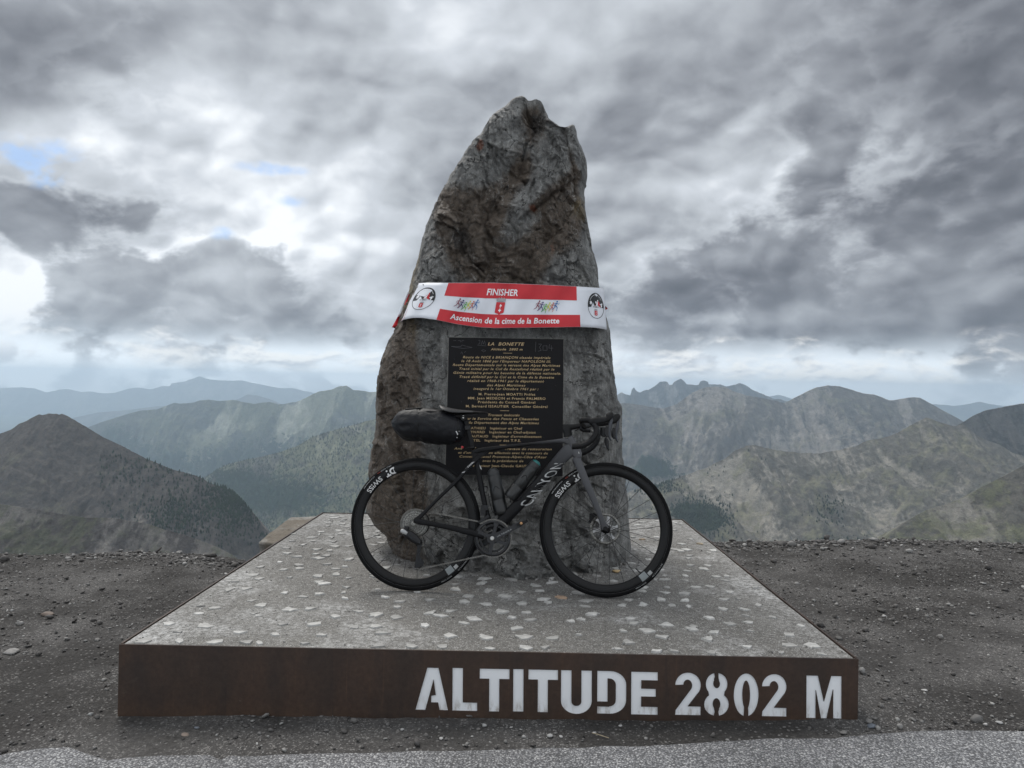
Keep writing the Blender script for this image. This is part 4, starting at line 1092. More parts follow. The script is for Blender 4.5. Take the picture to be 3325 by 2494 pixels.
# lines of the inscription: text, x left, x right, baseline at the left, x-height in the crop (1400,1080 at 3.456), slanted
lines = [('LA  BONETTE', 636, 1046, 144, 36, 1, 1), ('Altitude  2802 m', 668, 1026, 198, 25, 1, 1), ('Route de NICE à BRIANÇON classée impériale', 356, 1337, 288, 27, 1, 0),
         ('le 18 Août 1860 par l\'Empereur NAPOLEON III.', 338, 1341, 331, 27, 1, 0), ('Route Départementale sur le versant des Alpes Maritimes', 242, 1447, 374, 27, 1, 0),
         ('Tracé initial par le Col de Restefond réalisé par le', 316, 1382, 418, 27, 1, 0), ('Génie militaire pour les besoins de la défense nationale.', 250, 1456, 462, 27, 1, 0),
         ('Tracé définitif par le Col et la Cime de la Bonette', 318, 1378, 508, 27, 1, 0), ('réalisé en 1960-1961 par le département', 406, 1266, 553, 27, 1, 0),
         ('des Alpes Maritimes', 627, 1056, 602, 27, 1, 0), ('inauguré le 1er Octobre 1961 par :', 474, 1204, 642, 27, 1, 0), ('M. Pierre-Jean MOATTI Préfet', 533, 1168, 703, 27, 0, 0),
         ('MM. Jean MEDECIN et Francis PALMERO', 414, 1283, 748, 27, 0, 0), ('Présidents du Conseil Général', 527, 1167, 792, 27, 0, 0), ('M. Bernard ISSAUTIER  Conseiller Général', 390, 1304, 838, 27, 0, 0),
         ('Travaux éxécutés', 640, 993, 937, 27, 1, 0), ('par le Service des Ponts et Chaussées', 372, 1209, 977, 27, 1, 0), ('du Département des Alpes Maritimes', 415, 1209, 1022, 27, 1, 0),
         ('MATHIEU   Ingénieur en Chef', 412, 1022, 1084, 27, 0, 0), ('YNARD   Ingénieur en Chef-adjoint', 442, 1172, 1128, 27, 0, 0), ('AUTAUD   Ingénieur d\'arrondissement', 448, 1238, 1175, 27, 0, 0),
         ('TEL   Ingénieur des T.P.E.', 474, 1008, 1222, 27, 0, 0), ('Ann      97                    Travaux de restauration', 258, 1352, 1312, 25, 1, 0),
         ('et d\'am             on effectués avec le concours du', 304, 1310, 1358, 25, 1, 0), ('Conseil Régional Provence-Alpes-Côte d\'Azur', 318, 1297, 1402, 25, 1, 0),
         ('sous la présidence de', 575, 1034, 1450, 25, 1, 0), ('Monsieur Jean-Claude GAUDIN', 470, 1135, 1506, 26, 0, 0)]
for s_, xa, xb, yb, caph, sl, bd in lines:
    V, Fc = text_geo(s_, 1.0, .28 if sl else 0.0, .012 + .008 * bd, 'LEFT', 1.12)
    x0, x1 = V[:, 0].min(), V[:, 0].max()
    P0 = pq(1400 + xa / 3.456, 1080 + yb / 3.456); P1 = pq(1400 + xb / 3.456, 1080 + (yb + (xb - xa) * .008) / 3.456)
    capw = abs(pq(1500, 1300)[1] - pq(1500, 1300 + caph / 3.456)[1]) / .72
    U_ = (P1 - P0); UU = U_ / np.linalg.norm(U_); VVv = np.array([-UU[1], UU[0]])
    Q = [P0 + U_ * ((x - x0) / (x1 - x0)) + VVv * y * capw for x, y in V]
    n = len(Q); mb = MB(); mb.add([(q[0], -.0012, q[1]) for q in Q], Fc, False)
    mb.build('inscription_line', m_gilt, plaque)
mb = MB()
for xa, xb, yb in [(808, 908, 231), (774, 874, 877), (768, 868, 1262)]:
    P0 = pq(1400 + xa / 3.456, 1080 + yb / 3.456); P1 = pq(1400 + xb / 3.456, 1080 + yb / 3.456); m_ = (P0 + P1) / 2
    mb.box((m_[0], -.0006, m_[1]), (P1[0] - P0[0], .0012, .0022))
mb.build('divider', m_gilt, plaque)
# scratched graffiti in the upper corners
m_scr = simple('scratch', (.075, .075, .08), .8)
mb = MB()
def stroke(pts, w=.0009):
    for a, b_ in zip(pts[:-1], pts[1:]):
        a2, b2 = pq(1400 + a[0] / 3.456, 1080 + a[1] / 3.456), pq(1400 + b_[0] / 3.456, 1080 + b_[1] / 3.456)
        d = b2 - a2; d /= np.linalg.norm(d) + 1e-9; n_ = np.array([-d[1], d[0]]) * w
        mb.add([(q[0], -.0009, q[1]) for q in (a2 - n_, b2 - n_, b2 + n_, a2 + n_)], [(0, 1, 2, 3)], False)
for s_ in [[(225, 155), (300, 170), (360, 178), (460, 168), (380, 150), (345, 140), (330, 158), (225, 155)], [(330, 235), (345, 215), (355, 245)], [(370, 225), (390, 210)],
           [(530, 90), (548, 85), (545, 125), (525, 130)], [(560, 140), (575, 90), (585, 130), (600, 92), (610, 140)], [(520, 142), (620, 150)], [(565, 200), (590, 192), (612, 205), (590, 218), (565, 200)],
           [(1175, 105), (1170, 215)], [(1205, 130), (1240, 130), (1215, 165), (1235, 200), (1200, 210)], [(1255, 150), (1300, 148), (1300, 200), (1255, 200), (1255, 150)], [(1330, 130), (1320, 175), (1370, 175)], [(1350, 145), (1350, 205)],
           [(250, 90), (280, 90)], [(300, 92), (330, 88), (330, 108)], [(345, 108), (345, 88), (370, 90)]]: stroke(s_)
mb.build('scratches', m_scr, plaque)

# ================================================================== banner
def k3(x, y): return (1250 + x / 2.765, 850 + y / 2.765)
tp = [(-.10, 262, 212), (-.045, 285, 204), (0, 300, 193), (.05, 380, 188), (.163, 570, 190), (.42, 1000, 190), (.66, 1400, 206), (.858, 1720, 222), (.95, 1880, 232), (1.0, 1955, 236), (1.03, 1965, 250)]
bp_ = [(-.10, 120, 560), (-.045, 140, 538), (0, 168, 520), (.05, 245, 504), (.10, 330, 503), (.163, 462, 522), (.26, 640, 560), (.38, 850, 589), (.46, 1000, 596), (.64, 1300, 592), (.8, 1600, 588), (.871, 1755, 586), (.95, 1890, 592), (1.0, 1990, 611), (1.03, 1990, 600)]
tpa, bpa = np.array(tp, float), np.array(bp_, float)


def band(s, t_, off=0.0):
    xa, ya = np.interp(s, tpa[:, 0], tpa[:, 1]), np.interp(s, tpa[:, 0], tpa[:, 2])
    xb, yb = np.interp(s, bpa[:, 0], bpa[:, 1]), np.interp(s, bpa[:, 0], bpa[:, 2])
    q = abs(2 * s - 1.0)
    Y = 4.285 + .20 * q ** 4 + .30 * max(0, q - .92) * 1.3 - .035 * t_ + .010 * math.sin(s * 17) * math.sin(t_ * 3 + 1) + .006 * math.sin(s * 39 + t_ * 5) + .009 * float(perlin(s * 16, t_ * 1.6, .5, 61)) + .005 * abs(float(perlin(s * 30 + t_ * 3, t_ * 2.0, .5, 62)))
    p = at_y(*k3(xa + (xb - xa) * t_, ya + (yb - ya) * t_), Y)
    return p + np.array([0, -off, 0])


bann = thing('finisher_banner', 'red and white finisher ribbon wrapped around the standing stone above the plaque', 'banner', loc=tuple(band(.5, 1)))
b_o = np.array(band(.5, 1))


def band_patch(mb, s0, s1, t0, t1, off, ns_=None, nt=8):
    ns_ = ns_ or max(2, int(abs(s1 - s0) * 90))
    V = [band(s0 + (s1 - s0) * i / ns_, t0 + (t1 - t0) * j / nt, off) - b_o for j in range(nt + 1) for i in range(ns_ + 1)]
    mb.add(V, [(j * (ns_ + 1) + i, j * (ns_ + 1) + i + 1, (j + 1) * (ns_ + 1) + i + 1, (j + 1) * (ns_ + 1) + i) for j in range(nt) for i in range(ns_)], True)


def vinyl(name, c): return simple(name, c, .42, var=.04, scale=6, spec=.4)


m_bw, m_br, m_bk = vinyl('white_vinyl', (.70, .72, .77)), vinyl('red_vinyl', (.52, .018, .028)), vinyl('black_print', (.012, .012, .014))
m_pr = vinyl('white_print', (.80, .80, .82))
mb = MB(); band_patch(mb, -.10, 1.03, 0, 1, 0, 110, 10); ob = mb.build('ribbon', m_bw, bann)
sol = ob.modifiers.new('thick', 'SOLIDIFY'); sol.thickness = .0012; sol.offset = 0
OFF = .0022
for (s0, s1, t0, t1) in [(.163, .858, .004, .345), (.163, .871, .70, .996)]:
    mb = MB()
    ns_ = 64
    V = []
    for j in range(7):
        for i in range(ns_ + 1):
            # slightly slanted ends as printed
            s_ = s0 + (s1 - s0) * i / ns_; V.append(band(s_, t0 + (t1 - t0) * j / 6, OFF) - b_o)
    mb.add(V, [(j * (ns_ + 1) + i, j * (ns_ + 1) + i + 1, (j + 1) * (ns_ + 1) + i + 1, (j + 1) * (ns_ + 1) + i) for j in range(6) for i in range(ns_)], True)
    mb.build('red_stripe', m_br, bann)
for (s0, s1, t0, t1) in [(-.10, -.004, .004, .34), (-.10, -.004, .70, .996)]:
    mb = MB(); band_patch(mb, s0, s1, t0, t1, OFF, 6, 4); mb.build('red_stripe', m_br, bann)
# local metric on the band: centre (s, t), 1 unit = band height
asp = .197                       # change of s over one band height


def decal(name, V, Fc, s0, t0, size, mat, off=.0035, sx=1.0, parent=bann, mb=None, rotd=0):
    own = mb is None; mb = mb or MB(); a = math.radians(rotd)
    W_ = []
    for x, y in V:
        x, y = x * math.cos(a) - y * math.sin(a), x * math.sin(a) + y * math.cos(a)
        W_.append(band(s0 + x * size * asp * sx, t0 - y * size, off) - b_o)
    mb.add(W_, Fc, False)
    if own: mb.build(name, mat, parent)


V, Fc = text_geo('FINISHER', 1, 0, .018, 'CENTER', 1.02); V = V - np.array([(V[:, 0].min() + V[:, 0].max()) / 2, 0]); decal('lettering', V, Fc, .464, .275, .205, m_pr, sx=1.0)
V, Fc = text_geo('Ascension de la cime de la Bonette', 1, 0, .020, 'CENTER', 1.02); w_ = V[:, 0].max() - V[:, 0].min(); V = V - np.array([(V[:, 0].min() + V[:, 0].max()) / 2, 0])
decal('lettering', V, Fc, .502, .905, .185, m_pr, sx=(.555 / (w_ * .185 * asp)))


def disc(r, n=28, a0=0, a1=360): return [(r * math.cos(math.radians(a0 + (a1 - a0) * i / n)), r * math.sin(math.radians(a0 + (a1 - a0) * i / n))) for i in range(n + (0 if a1 - a0 == 360 else 1))]


def polyface(p): return p, [tuple(range(len(p)))]


def star(n, r0, r1): return [((r0 if i % 2 == 0 else r1) * math.cos(math.pi * i / n), (r0 if i % 2 == 0 else r1) * math.sin(math.pi * i / n)) for i in range(2 * n)]


def shield(mb_r, mb_w, mb_g, s, t_, k, sx=1.0):
    decal('', *polyface([(-.5, .55), (.5, .55), (.5, -.45), (.12, -.55), (0, -.66), (-.12, -.55), (-.5, -.45)]), s, t_, k, None, .0042, sx, mb=mb_r)
    for cy_ in (.22, -.22):
        decal('', *polyface([(-.05, .17 + cy_), (.05, .17 + cy_), (.05, .05 + cy_), (.16, .05 + cy_), (.16, -.05 + cy_), (.05, -.05 + cy_), (.05, -.17 + cy_), (-.05, -.17 + cy_), (-.05, -.05 + cy_), (-.16, -.05 + cy_),
                                (-.16, .05 + cy_), (-.05, .05 + cy_)]), s, t_, k, None, .0052, sx, mb=mb_w)
    decal('', *polyface([(-.5, .62), (.5, .62), (.56, .95), (.42, .86), (.28, 1.0), (.14, .86), (0, 1.04), (-.14, .86), (-.28, 1.0), (-.42, .86), (-.56, .95)]), s, t_, k, None, .0042, sx, mb=mb_g)


m_gp = vinyl('grey_print', (.33, .33, .34))
mr, mw, mg = MB(), MB(), MB(); shield(mr, mw, mg, .462, .555, .235)
em = mr.build('coat_of_arms', m_br, bann); mw.build('cross', m_pr, em); mg.build('crown', m_gp, em)
for s0, t0, sx in [(.066, .455, .92), (.955, .45, .66)]:
    k = .31; root = MB()
    decal('', disc(1.03, 40) + disc(.985, 40)[::-1], [tuple([i, (i + 1) % 40, 79 - (i + 1) % 40, 79 - i]) for i in range(40)], s0, t0, k, None, .003, sx, mb=root)
    cap = disc(.985, 30, -8, 188); decal('', cap + [(-.62, -.12), (-.36, .26), (-.12, -.06), (.16, .16), (.34, .0), (.60, -.10)], [tuple(range(len(cap) + 6))], s0, t0, k, None, .003, sx, mb=root)
    lg = root.build('round_logo', m_bk, bann)
    mm = MB(); decal('', *polyface([(-.10, -.04), (.36, .58), (.60, -.10), (.34, .0), (.16, .16)]), s0, t0, k, None, .004, sx, mb=mm); mm.build('red_peak', m_br, lg)
    mm = MB()
    decal('', *polyface(star(7, .20, .09)), s0 - .64 * k * asp * sx, t0 - .22 * k, k, None, .005, sx, mb=mm)
    for pts in ([(.02, .10), (.30, .42), (.24, .10), (.10, -.06)], [(.62, -.05), (.72, .28), (.80, .02), (.70, -.12)], [(.52, .14), (.86, .22), (.84, .14), (.54, .06)], [(.16, .42), (.30, .50), (.34, .40), (.2, .34)]):
        decal('', *polyface(pts), s0, t0, k, None, .005, sx, mb=mm)
    txt = 'Ascension de la cime de la Bonette'
    V, Fc = text_geo(txt, 1, 0, .02, 'CENTER', 1.0); w_ = V[:, 0].max() - V[:, 0].min(); arc = []
    for x, y in V:
        th = math.radians(90) - x / w_ * math.radians(120) - 0; r_ = .83 + y * .10; arc.append((r_ * math.cos(th), r_ * math.sin(th)))
    decal('', arc, Fc, s0, t0, k, None, .0052, sx, mb=mm); mm.build('white_print', m_pr, lg)
    V, Fc = text_geo('Alt. 2802 m', 1, 0, .02, 'CENTER', 1.0); mm = MB(); decal('', V * .14, Fc, s0, t0 + .10 * k * 1.5, k, None, .004, sx, mb=mm); mm.build('caption', m_bk, lg)
    mr, mw, mg = MB(), MB(), MB(); shield(mr, mw, mg, s0, t0 + .60 * k, k * .34, sx); q_ = mr.build('small_shield', m_br, lg)
    for extra, mt_ in ((mw, m_pr), (mg, m_gp)):
        e2 = extra.build('shield_mark', mt_, lg)
# runners
def limb(a, b_, w):
    a, b_ = np.array(a), np.array(b_); d = (b_ - a) / np.linalg.norm(b_ - a); n_ = np.array([-d[1], d[0]]) * w
    return [tuple(a - n_), tuple(b_ - n_ * .7), tuple(b_ + n_ * .7), tuple(a + n_)]
cols = [(.22, .03, .06), (.05, .03, .16), (.10, .42, .10), (.62, .60, .06), (.50, .10, .05), (.03, .15, .40)]
for s0, t0 in [(.29, .55), (.708, .535)]:
    for i, cc in enumerate(cols):
        fl = 1; mm = MB(); sx_ = s0 + (i - 2.5) * .0185; k = .27 if i in (0, 1, 5) else .25; tt = t0 - (.03 if i in (0, 5) else 0) + (.035 if i in (2,) else 0)
        for pts in [limb((-.02, .12), (.06, .34), .05), limb((-.02, .12), (.16, -.10), .045), limb((.16, -.10), (.10, -.38), .03), limb((-.02, .12), (-.12, -.12), .045), limb((-.12, -.12), (-.34, -.26), .03),
                    limb((.06, .32), (.24, .20), .025), limb((.24, .20), (.34, .34), .02), limb((.06, .32), (-.14, .26), .025), limb((-.14, .26), (-.20, .08), .02)]:
            decal('', *polyface(pts), sx_, tt, k, None, .0035 + i * .0002, 1.0, mb=mm)
        decal('', *polyface([(x + .10, y + .44) for x, y in disc(.075, 10)]), sx_, tt, k, None, .0035 + i * .0002, 1.0, mb=mm)
        mm.build('runner_print', vinyl('runner_ink', cc), bann)
# loose tail on the left and tip on the right, behind
def free_patch(cs, name, mat, Yt, n=6, lab=None):
    """cs: four corners tl, tr, br, bl in the crop"""
    mb = MB(); V = []
    for j in range(n + 1):
        for i in range(n + 1):
            u, v = i / n, j / n; p = (np.array(cs[0]) * (1 - u) + np.array(cs[1]) * u) * (1 - v) + (np.array(cs[3]) * (1 - u) + np.array(cs[2]) * u) * v
            V.append(at_y(*k3(*p), Yt + .03 * math.sin(u * 3) + .02 * math.sin(v * 4)) - b_o)
    mb.add(V, [(j * (n + 1) + i, j * (n + 1) + i + 1, (j + 1) * (n + 1) + i + 1, (j + 1) * (n + 1) + i) for j in range(n) for i in range(n)], True)
    o_ = mb.build(name, mat, bann); s_ = o_.modifiers.new('thick', 'SOLIDIFY'); s_.thickness = .0012; return o_
tl_ = free_patch([(205, 272), (330, 300), (250, 470), (115, 492)], 'ribbon_tail', m_bw, 4.64)
free_patch([(214, 290), (330, 300), (300, 400), (172, 385)], 'tail_stripe', m_br, 4.625)
free_patch([(122, 478), (250, 470), (200, 560), (62, 588)], 'tail_stripe', m_br, 4.625)
free_patch([(62, 587), (200, 559), (175, 606), (125, 612)], 'tail_stripe', m_br, 4.625)
free_patch([(1960, 380), (1998, 415), (1998, 422), (1960, 445)], 'ribbon_tip', m_br, 4.72)

# ================================================================== bicycle (leans back 9 degrees against the stone)
BO = np.array([-.4938, 3.8063, 0.0]); YAW, LEAN, WR, WB = -.0588, .1637, .341, .9874
bF = np.array([math.cos(YAW), math.sin(YAW), 0]); bN = np.array([-math.sin(YAW), math.cos(YAW), 0])
bU = math.cos(LEAN) * np.array([0, 0, 1.]) + math.sin(LEAN) * bN; bY = np.cross(bU, bF)
bM = Matrix(((bF[0], bY[0], bU[0], BO[0]), (bF[1], bY[1], bU[1], BO[1]), (bF[2], bY[2], bU[2], BO[2]), (0, 0, 0, 1)))
PXM = 1 / 620.0


def bl(p, y=0.0):
    q = at_plane(p[0], p[1], BO + bY * y, bY) - BO; return (float(q @ bF), float(q @ bU))


def b3(p, y=0.0):
    x, z = bl(p, y); return np.array([x, y, z])


C1 = lambda x, y: (1100 + x / 2.37, 1250 + y / 2.37)
C2 = lambda x, y: (1650 + x / 2.37, 1250 + y / 2.37)
C4 = lambda x, y: (1200 + x / 5.53, 1250 + y / 5.53)
C5 = lambda x, y: (1500 + x / 3.8575, 1400 + y / 3.8575)
C6 = lambda x, y: (1750 + x / 4.74, 1300 + y / 4.74)
C7 = lambda x, y: (1250 + x / 5.53, 1600 + y / 5.53)
Q2 = lambda x, y: (x * 1.503, y * 1.503)


def smooth_pts(pts, k=4):
    """catmull-rom through tuples"""
    P_ = [np.array(p, float) for p in pts]; P_ = [2 * P_[0] - P_[1]] + P_ + [2 * P_[-1] - P_[-2]]; o_ = []
    for i in range(1, len(P_) - 2):
        for j in range(k):
            u = j / k; a, b_, c_, d = P_[i - 1:i + 3]
            o_.append(.5 * ((2 * b_) + (-a + c_) * u + (2 * a - 5 * b_ + 4 * c_ - d) * u * u + (-a + 3 * b_ - 3 * c_ + d) * u ** 3))
    o_.append(P_[-2]); return o_


def loft(mb, pts, lat, y=0.0, n=18, e=2.4, k=4, cap=True):
    """pts: (photo point, half height px); lat: lateral half width (m) or list; y: lateral offset or list"""
    m_ = len(pts); lat = lat if isinstance(lat, (list, tuple)) else [lat] * m_; y = y if isinstance(y, (list, tuple)) else [y] * m_
    rows_ = []
    for (p, h), l, yy in zip(pts, lat, y):
        x, z = bl(p, yy); rows_.append((x, yy, z, h * PXM, l))
    rows_ = smooth_pts(rows_, k); rings = []
    for i, r_ in enumerate(rows_):
        a = rows_[max(i - 1, 0)]; b_ = rows_[min(i + 1, len(rows_) - 1)]; tx, tz = b_[0] - a[0], b_[2] - a[2]; L_ = math.hypot(tx, tz); px_, pz_ = -tz / L_, tx / L_
        ring = []
        for q in range(n):
            t_ = 2 * math.pi * q / n; c_, s_ = math.cos(t_), math.sin(t_)
            c_ = math.copysign(abs(c_) ** (2 / e), c_); s_ = math.copysign(abs(s_) ** (2 / e), s_)
            ring.append(np.array([r_[0] + px_ * r_[3] * c_, r_[1] + r_[4] * s_, r_[2] + pz_ * r_[3] * c_]))
        rings.append(ring)
    return mb.ring_loft(rings, cap)


bike = thing('road_bicycle', 'matte black and grey road bicycle leaning against the standing stone', 'bicycle', matrix=bM)
m_fr, t, b = new_mat('frame_paint')
co = t.node('ShaderNodeTexCoord').outputs['Object']; sx_n = t.node('ShaderNodeSeparateXYZ', {0: co}); nn = t.noise(co, 900, 2, .5)
g_ = t.math('ADD', sx_n.outputs[0], t.math('MULTIPLY', sx_n.outputs[2], .55))
c = t.ramp(t.smooth(g_, .72, 1.36), [(0, (.006, .006, .007)), (.45, (.0095, .0097, .0108)), (.8, (.060, .061, .066)), (1, (.125, .125, .132))])
t.l.new(c, b.inputs['Base Color']); b.inputs['Roughness'].default_value = .45; b.inputs['Specular IOR Level'].default_value = .18
m_blk = simple('matte_black', (.0055, .0055, .006), .5, var=.1, scale=60, spec=.25)
m_rub = simple('tyre_rubber', (.0060, .0060, .0065), .8, var=.2, scale=30, bump=.1, spec=.12)
m_rim = simple('carbon_rim', (.0045, .0045, .005), .35, var=.1, scale=30, spec=.25)
m_steel = simple('bare_steel', (.42, .41, .39), .32, 1.0, var=.15, scale=80)
m_dst = simple('dull_steel', (.22, .215, .20), .42, .9, var=.35, scale=160)
m_gls = simple('gloss_black', (.006, .006, .007), .25, var=.05, spec=.3)
m_blk2 = simple('sprocket_steel', (.10, .098, .09), .4, .8, var=.4, scale=200)
m_wp = simple('white_decal', (.62, .62, .62), .5, var=.05)
m_gd = simple('grey_decal', (.20, .22, .225), .5, var=.05)
m_sil = simple('silver_decal', (.34, .345, .345), .38, .4, var=.1)
m_spk = simple('spoke_black', (.012, .012, .012), .4)


def decal_on(parent, name, V3, Fc, mat, bvh, off=.0012):
    """drop a flat mark (local coordinates) sideways onto a surface"""
    V_ = []
    for p in V3:
        h = bvh.ray_cast(Vector((p[0], -1.0, p[2])), Vector((0, 1, 0))); V_.append((p[0], (h[0].y - off) if h[0] is not None else p[1], p[2]))
    mb = MB(); mb.add(V_, Fc, False); return mb.build(name, mat, parent)


def bvh_of(o): me = o.data; return BVHTree.FromPolygons([v.co[:] for v in me.vertices], [tuple(p.vertices) for p in me.polygons])


def sub_text(V, Fc, n=0):
    return V, Fc


# ---- wheels
def ring_profile(mb, prof, cx_, n=128):
    """prof: closed list of (radius, y)"""
    m_ = len(prof); V = []
    for q in range(n):
        a = 2 * math.pi * q / n
        for r_, y in prof: V.append((cx_ + r_ * math.cos(a), y, WR + r_ * math.sin(a)))
    Fc = [(q * m_ + i, q * m_ + (i + 1) % m_, ((q + 1) % n) * m_ + (i + 1) % m_, ((q + 1) % n) * m_ + i) for q in range(n) for i in range(m_)]
    return mb.add(V, Fc, True)


def make_wheel(cx_, rear):
    w = bpy.data.objects.new('wheel', None); col.objects.link(w); w.parent = bike; w.location = (0, 0, 0)
    rt_ = .0145; rc = WR - rt_
    mb = MB(); ring_profile(mb, [(rc + rt_ * math.cos(a), rt_ * math.sin(a)) for a in [math.radians(x) for x in range(-128, 129, 16)]], cx_); mb.build('tyre', m_rub, w)
    mb = MB(); ri, ro = .277, .3195
    prof = [(ro, .0118), (ro - .006, .0128), (ro - .016, .0135), (ri + .010, .0105), (ri + .003, .006), (ri, 0), (ri + .003, -.006), (ri + .010, -.0105), (ro - .016, -.0135), (ro - .006, -.0128), (ro, -.0118)]
    ring_profile(mb, prof, cx_); rimo = mb.build('rim', m_rim, w)
    # bead line between tyre and rim
    ns = 24
    for k in range(ns):
        sd_ = 1 if k % 2 else -1; a = 2 * math.pi * (k + .3) / ns; fl = .021; off = math.radians(62) * (1 if (k // 2) % 2 else -1)
        mb = MB(); p0 = (cx_ + fl * math.cos(a + off), sd_ * (.018 if rear and sd_ < 0 else .030), WR + fl * math.sin(a + off)); p1 = (cx_ + .279 * math.cos(a), 0, WR + .279 * math.sin(a))
        mb.tube([p0, p1], .0014, 5, False); mb.build('spoke', m_spk, w)
    mb = MB(); mb.lathe([(.012, -.046), (.012, -.034), (.022, -.032), (.022, -.026), (.011, -.022), (.011, .022), (.023, .027), (.023, .033), (.013, .036), (.012, .046)], 1, 24, (cx_, 0, WR)); mb.build('hub', m_blk, w)
    mb = MB(); mb.tube([(cx_ + .278 * math.cos(-.9 + .02), 0, WR + .278 * math.sin(-.88)), (cx_ + .245 * math.cos(-.9), 0, WR + .245 * math.sin(-.9))], .0028, 8); mb.build('valve', m_blk, w)
    # brake disc on the far side
    ry_ = .034; rr_ = .080 if not rear else .070
    mb = MB(); n = 72
    ring_profile(mb, [(rr_ - .015, ry_), (rr_, ry_), (rr_, ry_ + .0018), (rr_ - .015, ry_ + .0018)], cx_, 72); ro_ = mb.build('brake_disc', m_dst if not rear else m_blk, w)
    mb = MB()
    for k in range(6):
        a = 2 * math.pi * k / 6 + .2
        pts = []
        for (r_, da) in [(.030, -.42), (.052, -.22), (rr_ - .013, -.16), (rr_ - .013, .16), (.052, .10), (.030, .30)]: pts.append((cx_ + r_ * math.cos(a + da), WR + r_ * math.sin(a + da)))
        mb.prism(pts, ry_ - .0012, ry_ + .001, lambda p, y: (p[0], y, p[1]))
    ring_profile(mb, [(.020, ry_ - .002), (.034, ry_ - .002), (.034, ry_ + .001), (.020, ry_ + .001)], cx_, 40)
    mb.build('disc_carrier', simple('pale_alloy', (.40, .40, .40), .4, .5) if not rear else m_blk, ro_)
    # lettering
    bv = bvh_of(rimo)
    def arc_text(s, a_mid, r_base, h, stretch, mat, name, bold, bvh, flip=True, width=None):
        V, Fc = text_geo(s, 1, 0, bold, 'CENTER', 1.0, 3); w_ = V[:, 0].max() - V[:, 0].min(); xm = (V[:, 0].max() + V[:, 0].min()) / 2; sc_ = h / .73
        V3 = []
        for x, y in V:
            xx = (x - xm) * (width / w_ if width else sc_ * stretch)
            # tops towards the hub: reading direction runs anticlockwise
            r_ = r_base - y * sc_; a = math.radians(a_mid) + xx / r_base; V3.append((cx_ + r_ * math.cos(a), 0, WR + r_ * math.sin(a)))
        return decal_on(w, name, V3, Fc, mat, bvh)
    arc_text('DT', 119, .3155, .033, 1.0, m_wp, 'rim_lettering', .045, bv, width=.058)
    arc_text('SWISS', 139, .3105, .026, 1.0, m_wp, 'rim_lettering', .006, bv, width=.104)
    tyre = [o for o in w.children if o.name.startswith('tyre')][0]; bt = bvh_of(tyre)
    m_rd_ = simple('red_print', (.35, .05, .03), .6)
    arc_text('SCHWALBE', 141, .3315, .0062, 1.0, m_sil, 'tyre_lettering', .0, bt, width=.085)
    arc_text('TLE', 128.5, .3315, .0055, 1.0, m_rd_, 'tyre_lettering', .0, bt, width=.018)
    arc_text('PRO ONE', 121, .3315, .0062, 1.0, m_sil, 'tyre_lettering', .0, bt, width=.062)
    def arc_text_r(s, a_mid, r_base, h, mat, name, width):
        V, Fc = text_geo(s, 1, 0, 0, 'CENTER', 1.0, 3); w_ = V[:, 0].max() - V[:, 0].min(); xm = (V[:, 0].max() + V[:, 0].min()) / 2; sc_ = h / .73
        V3 = [(cx_ + (r_base - y * sc_) * math.cos(math.radians(a_mid) + (x - xm) * width / w_ / r_base), 0, WR + (r_base - y * sc_) * math.sin(math.radians(a_mid) + (x - xm) * width / w_ / r_base)) for x, y in V]
        decal_on(w, name, V3, Fc, mat, bt)
    arc_text_r('SCHWALBE', -37, .3315, .0062, m_sil, 'tyre_lettering', .085); arc_text_r('PRO ONE', -57, .3315, .0062, m_sil, 'tyre_lettering', .062)
    def arc_block(a0, a1, r0, r1, mat, name):
        n = 6; V3 = [(cx_ + r_ * math.cos(math.radians(a0 + (a1 - a0) * i / n)), 0, WR + r_ * math.sin(math.radians(a0 + (a1 - a0) * i / n))) for r_ in np.linspace(r0, r1, 5) for i in range(n + 1)]
        decal_on(w, name, V3, [(j * (n + 1) + i, j * (n + 1) + i + 1, (j + 1) * (n + 1) + i + 1, (j + 1) * (n + 1) + i) for j in range(4) for i in range(n)], mat, bv)
    arc_block(-54, -46.5, .281, .316, m_gd, 'rim_sticker'); arc_block(-45.5, -41.5, .298, .316, m_sil, 'rim_sticker')
    # thin bright bead line
    mb = MB(); ring_profile(mb, [(.3198, -.0136), (.3206, -.0138), (.3206, -.0128), (.3198, -.0126)], cx_, 96); mb.build('bead_line', simple('bead_grey', (.06, .06, .06), .6), w)
    return w


rw = make_wheel(0.0, True); fw = make_wheel(WB, False)

# ---- frame
fm = MB()
loft(fm, [(C5(400, 1245), 17), (C5(480, 1160), 19), (C5(560, 1075), 19.5), (C5(700, 930), 19), (C5(840, 780), 18.5), (C5(985, 625), 18.5), (C5(1130, 465), 19), (C5(1260, 325), 21), (C5(1345, 235), 22), (C5(1385, 180), 14)],
     [.028, .030, .029, .026, .025, .024, .023, .022, .02, .012], e=3.0)
loft(fm, [(C5(150, 262), 7), (C5(260, 238), 8.5), (C5(420, 215), 7.2), (C5(640, 188), 5.8), (C5(900, 158), 5.4), (C5(1120, 134), 6), (C5(1260, 122), 8), (C5(1345, 135), 12)], [.014, .016, .016, .017, .018, .019, .02, .016], e=3)
loft(fm, [(C5(1350, 72), 11), (C5(1372, 120), 12.5), (C5(1400, 190), 15), (C5(1425, 250), 17), (C5(1442, 300), 16), (C5(1450, 338), 12)], [.020, .0215, .023, .0245, .026, .025], e=2.3)
loft(fm, [(C5(150, 242), 9.5), (C5(168, 330), 9.5), (C5(192, 440), 9), (C5(222, 600), 9), (C5(258, 780), 8.6), (C5(292, 950), 8.6), (C5(330, 1110), 10), (C5(365, 1235), 16)], [.013, .013, .013, .013, .014, .016, .022, .03], e=2.6)
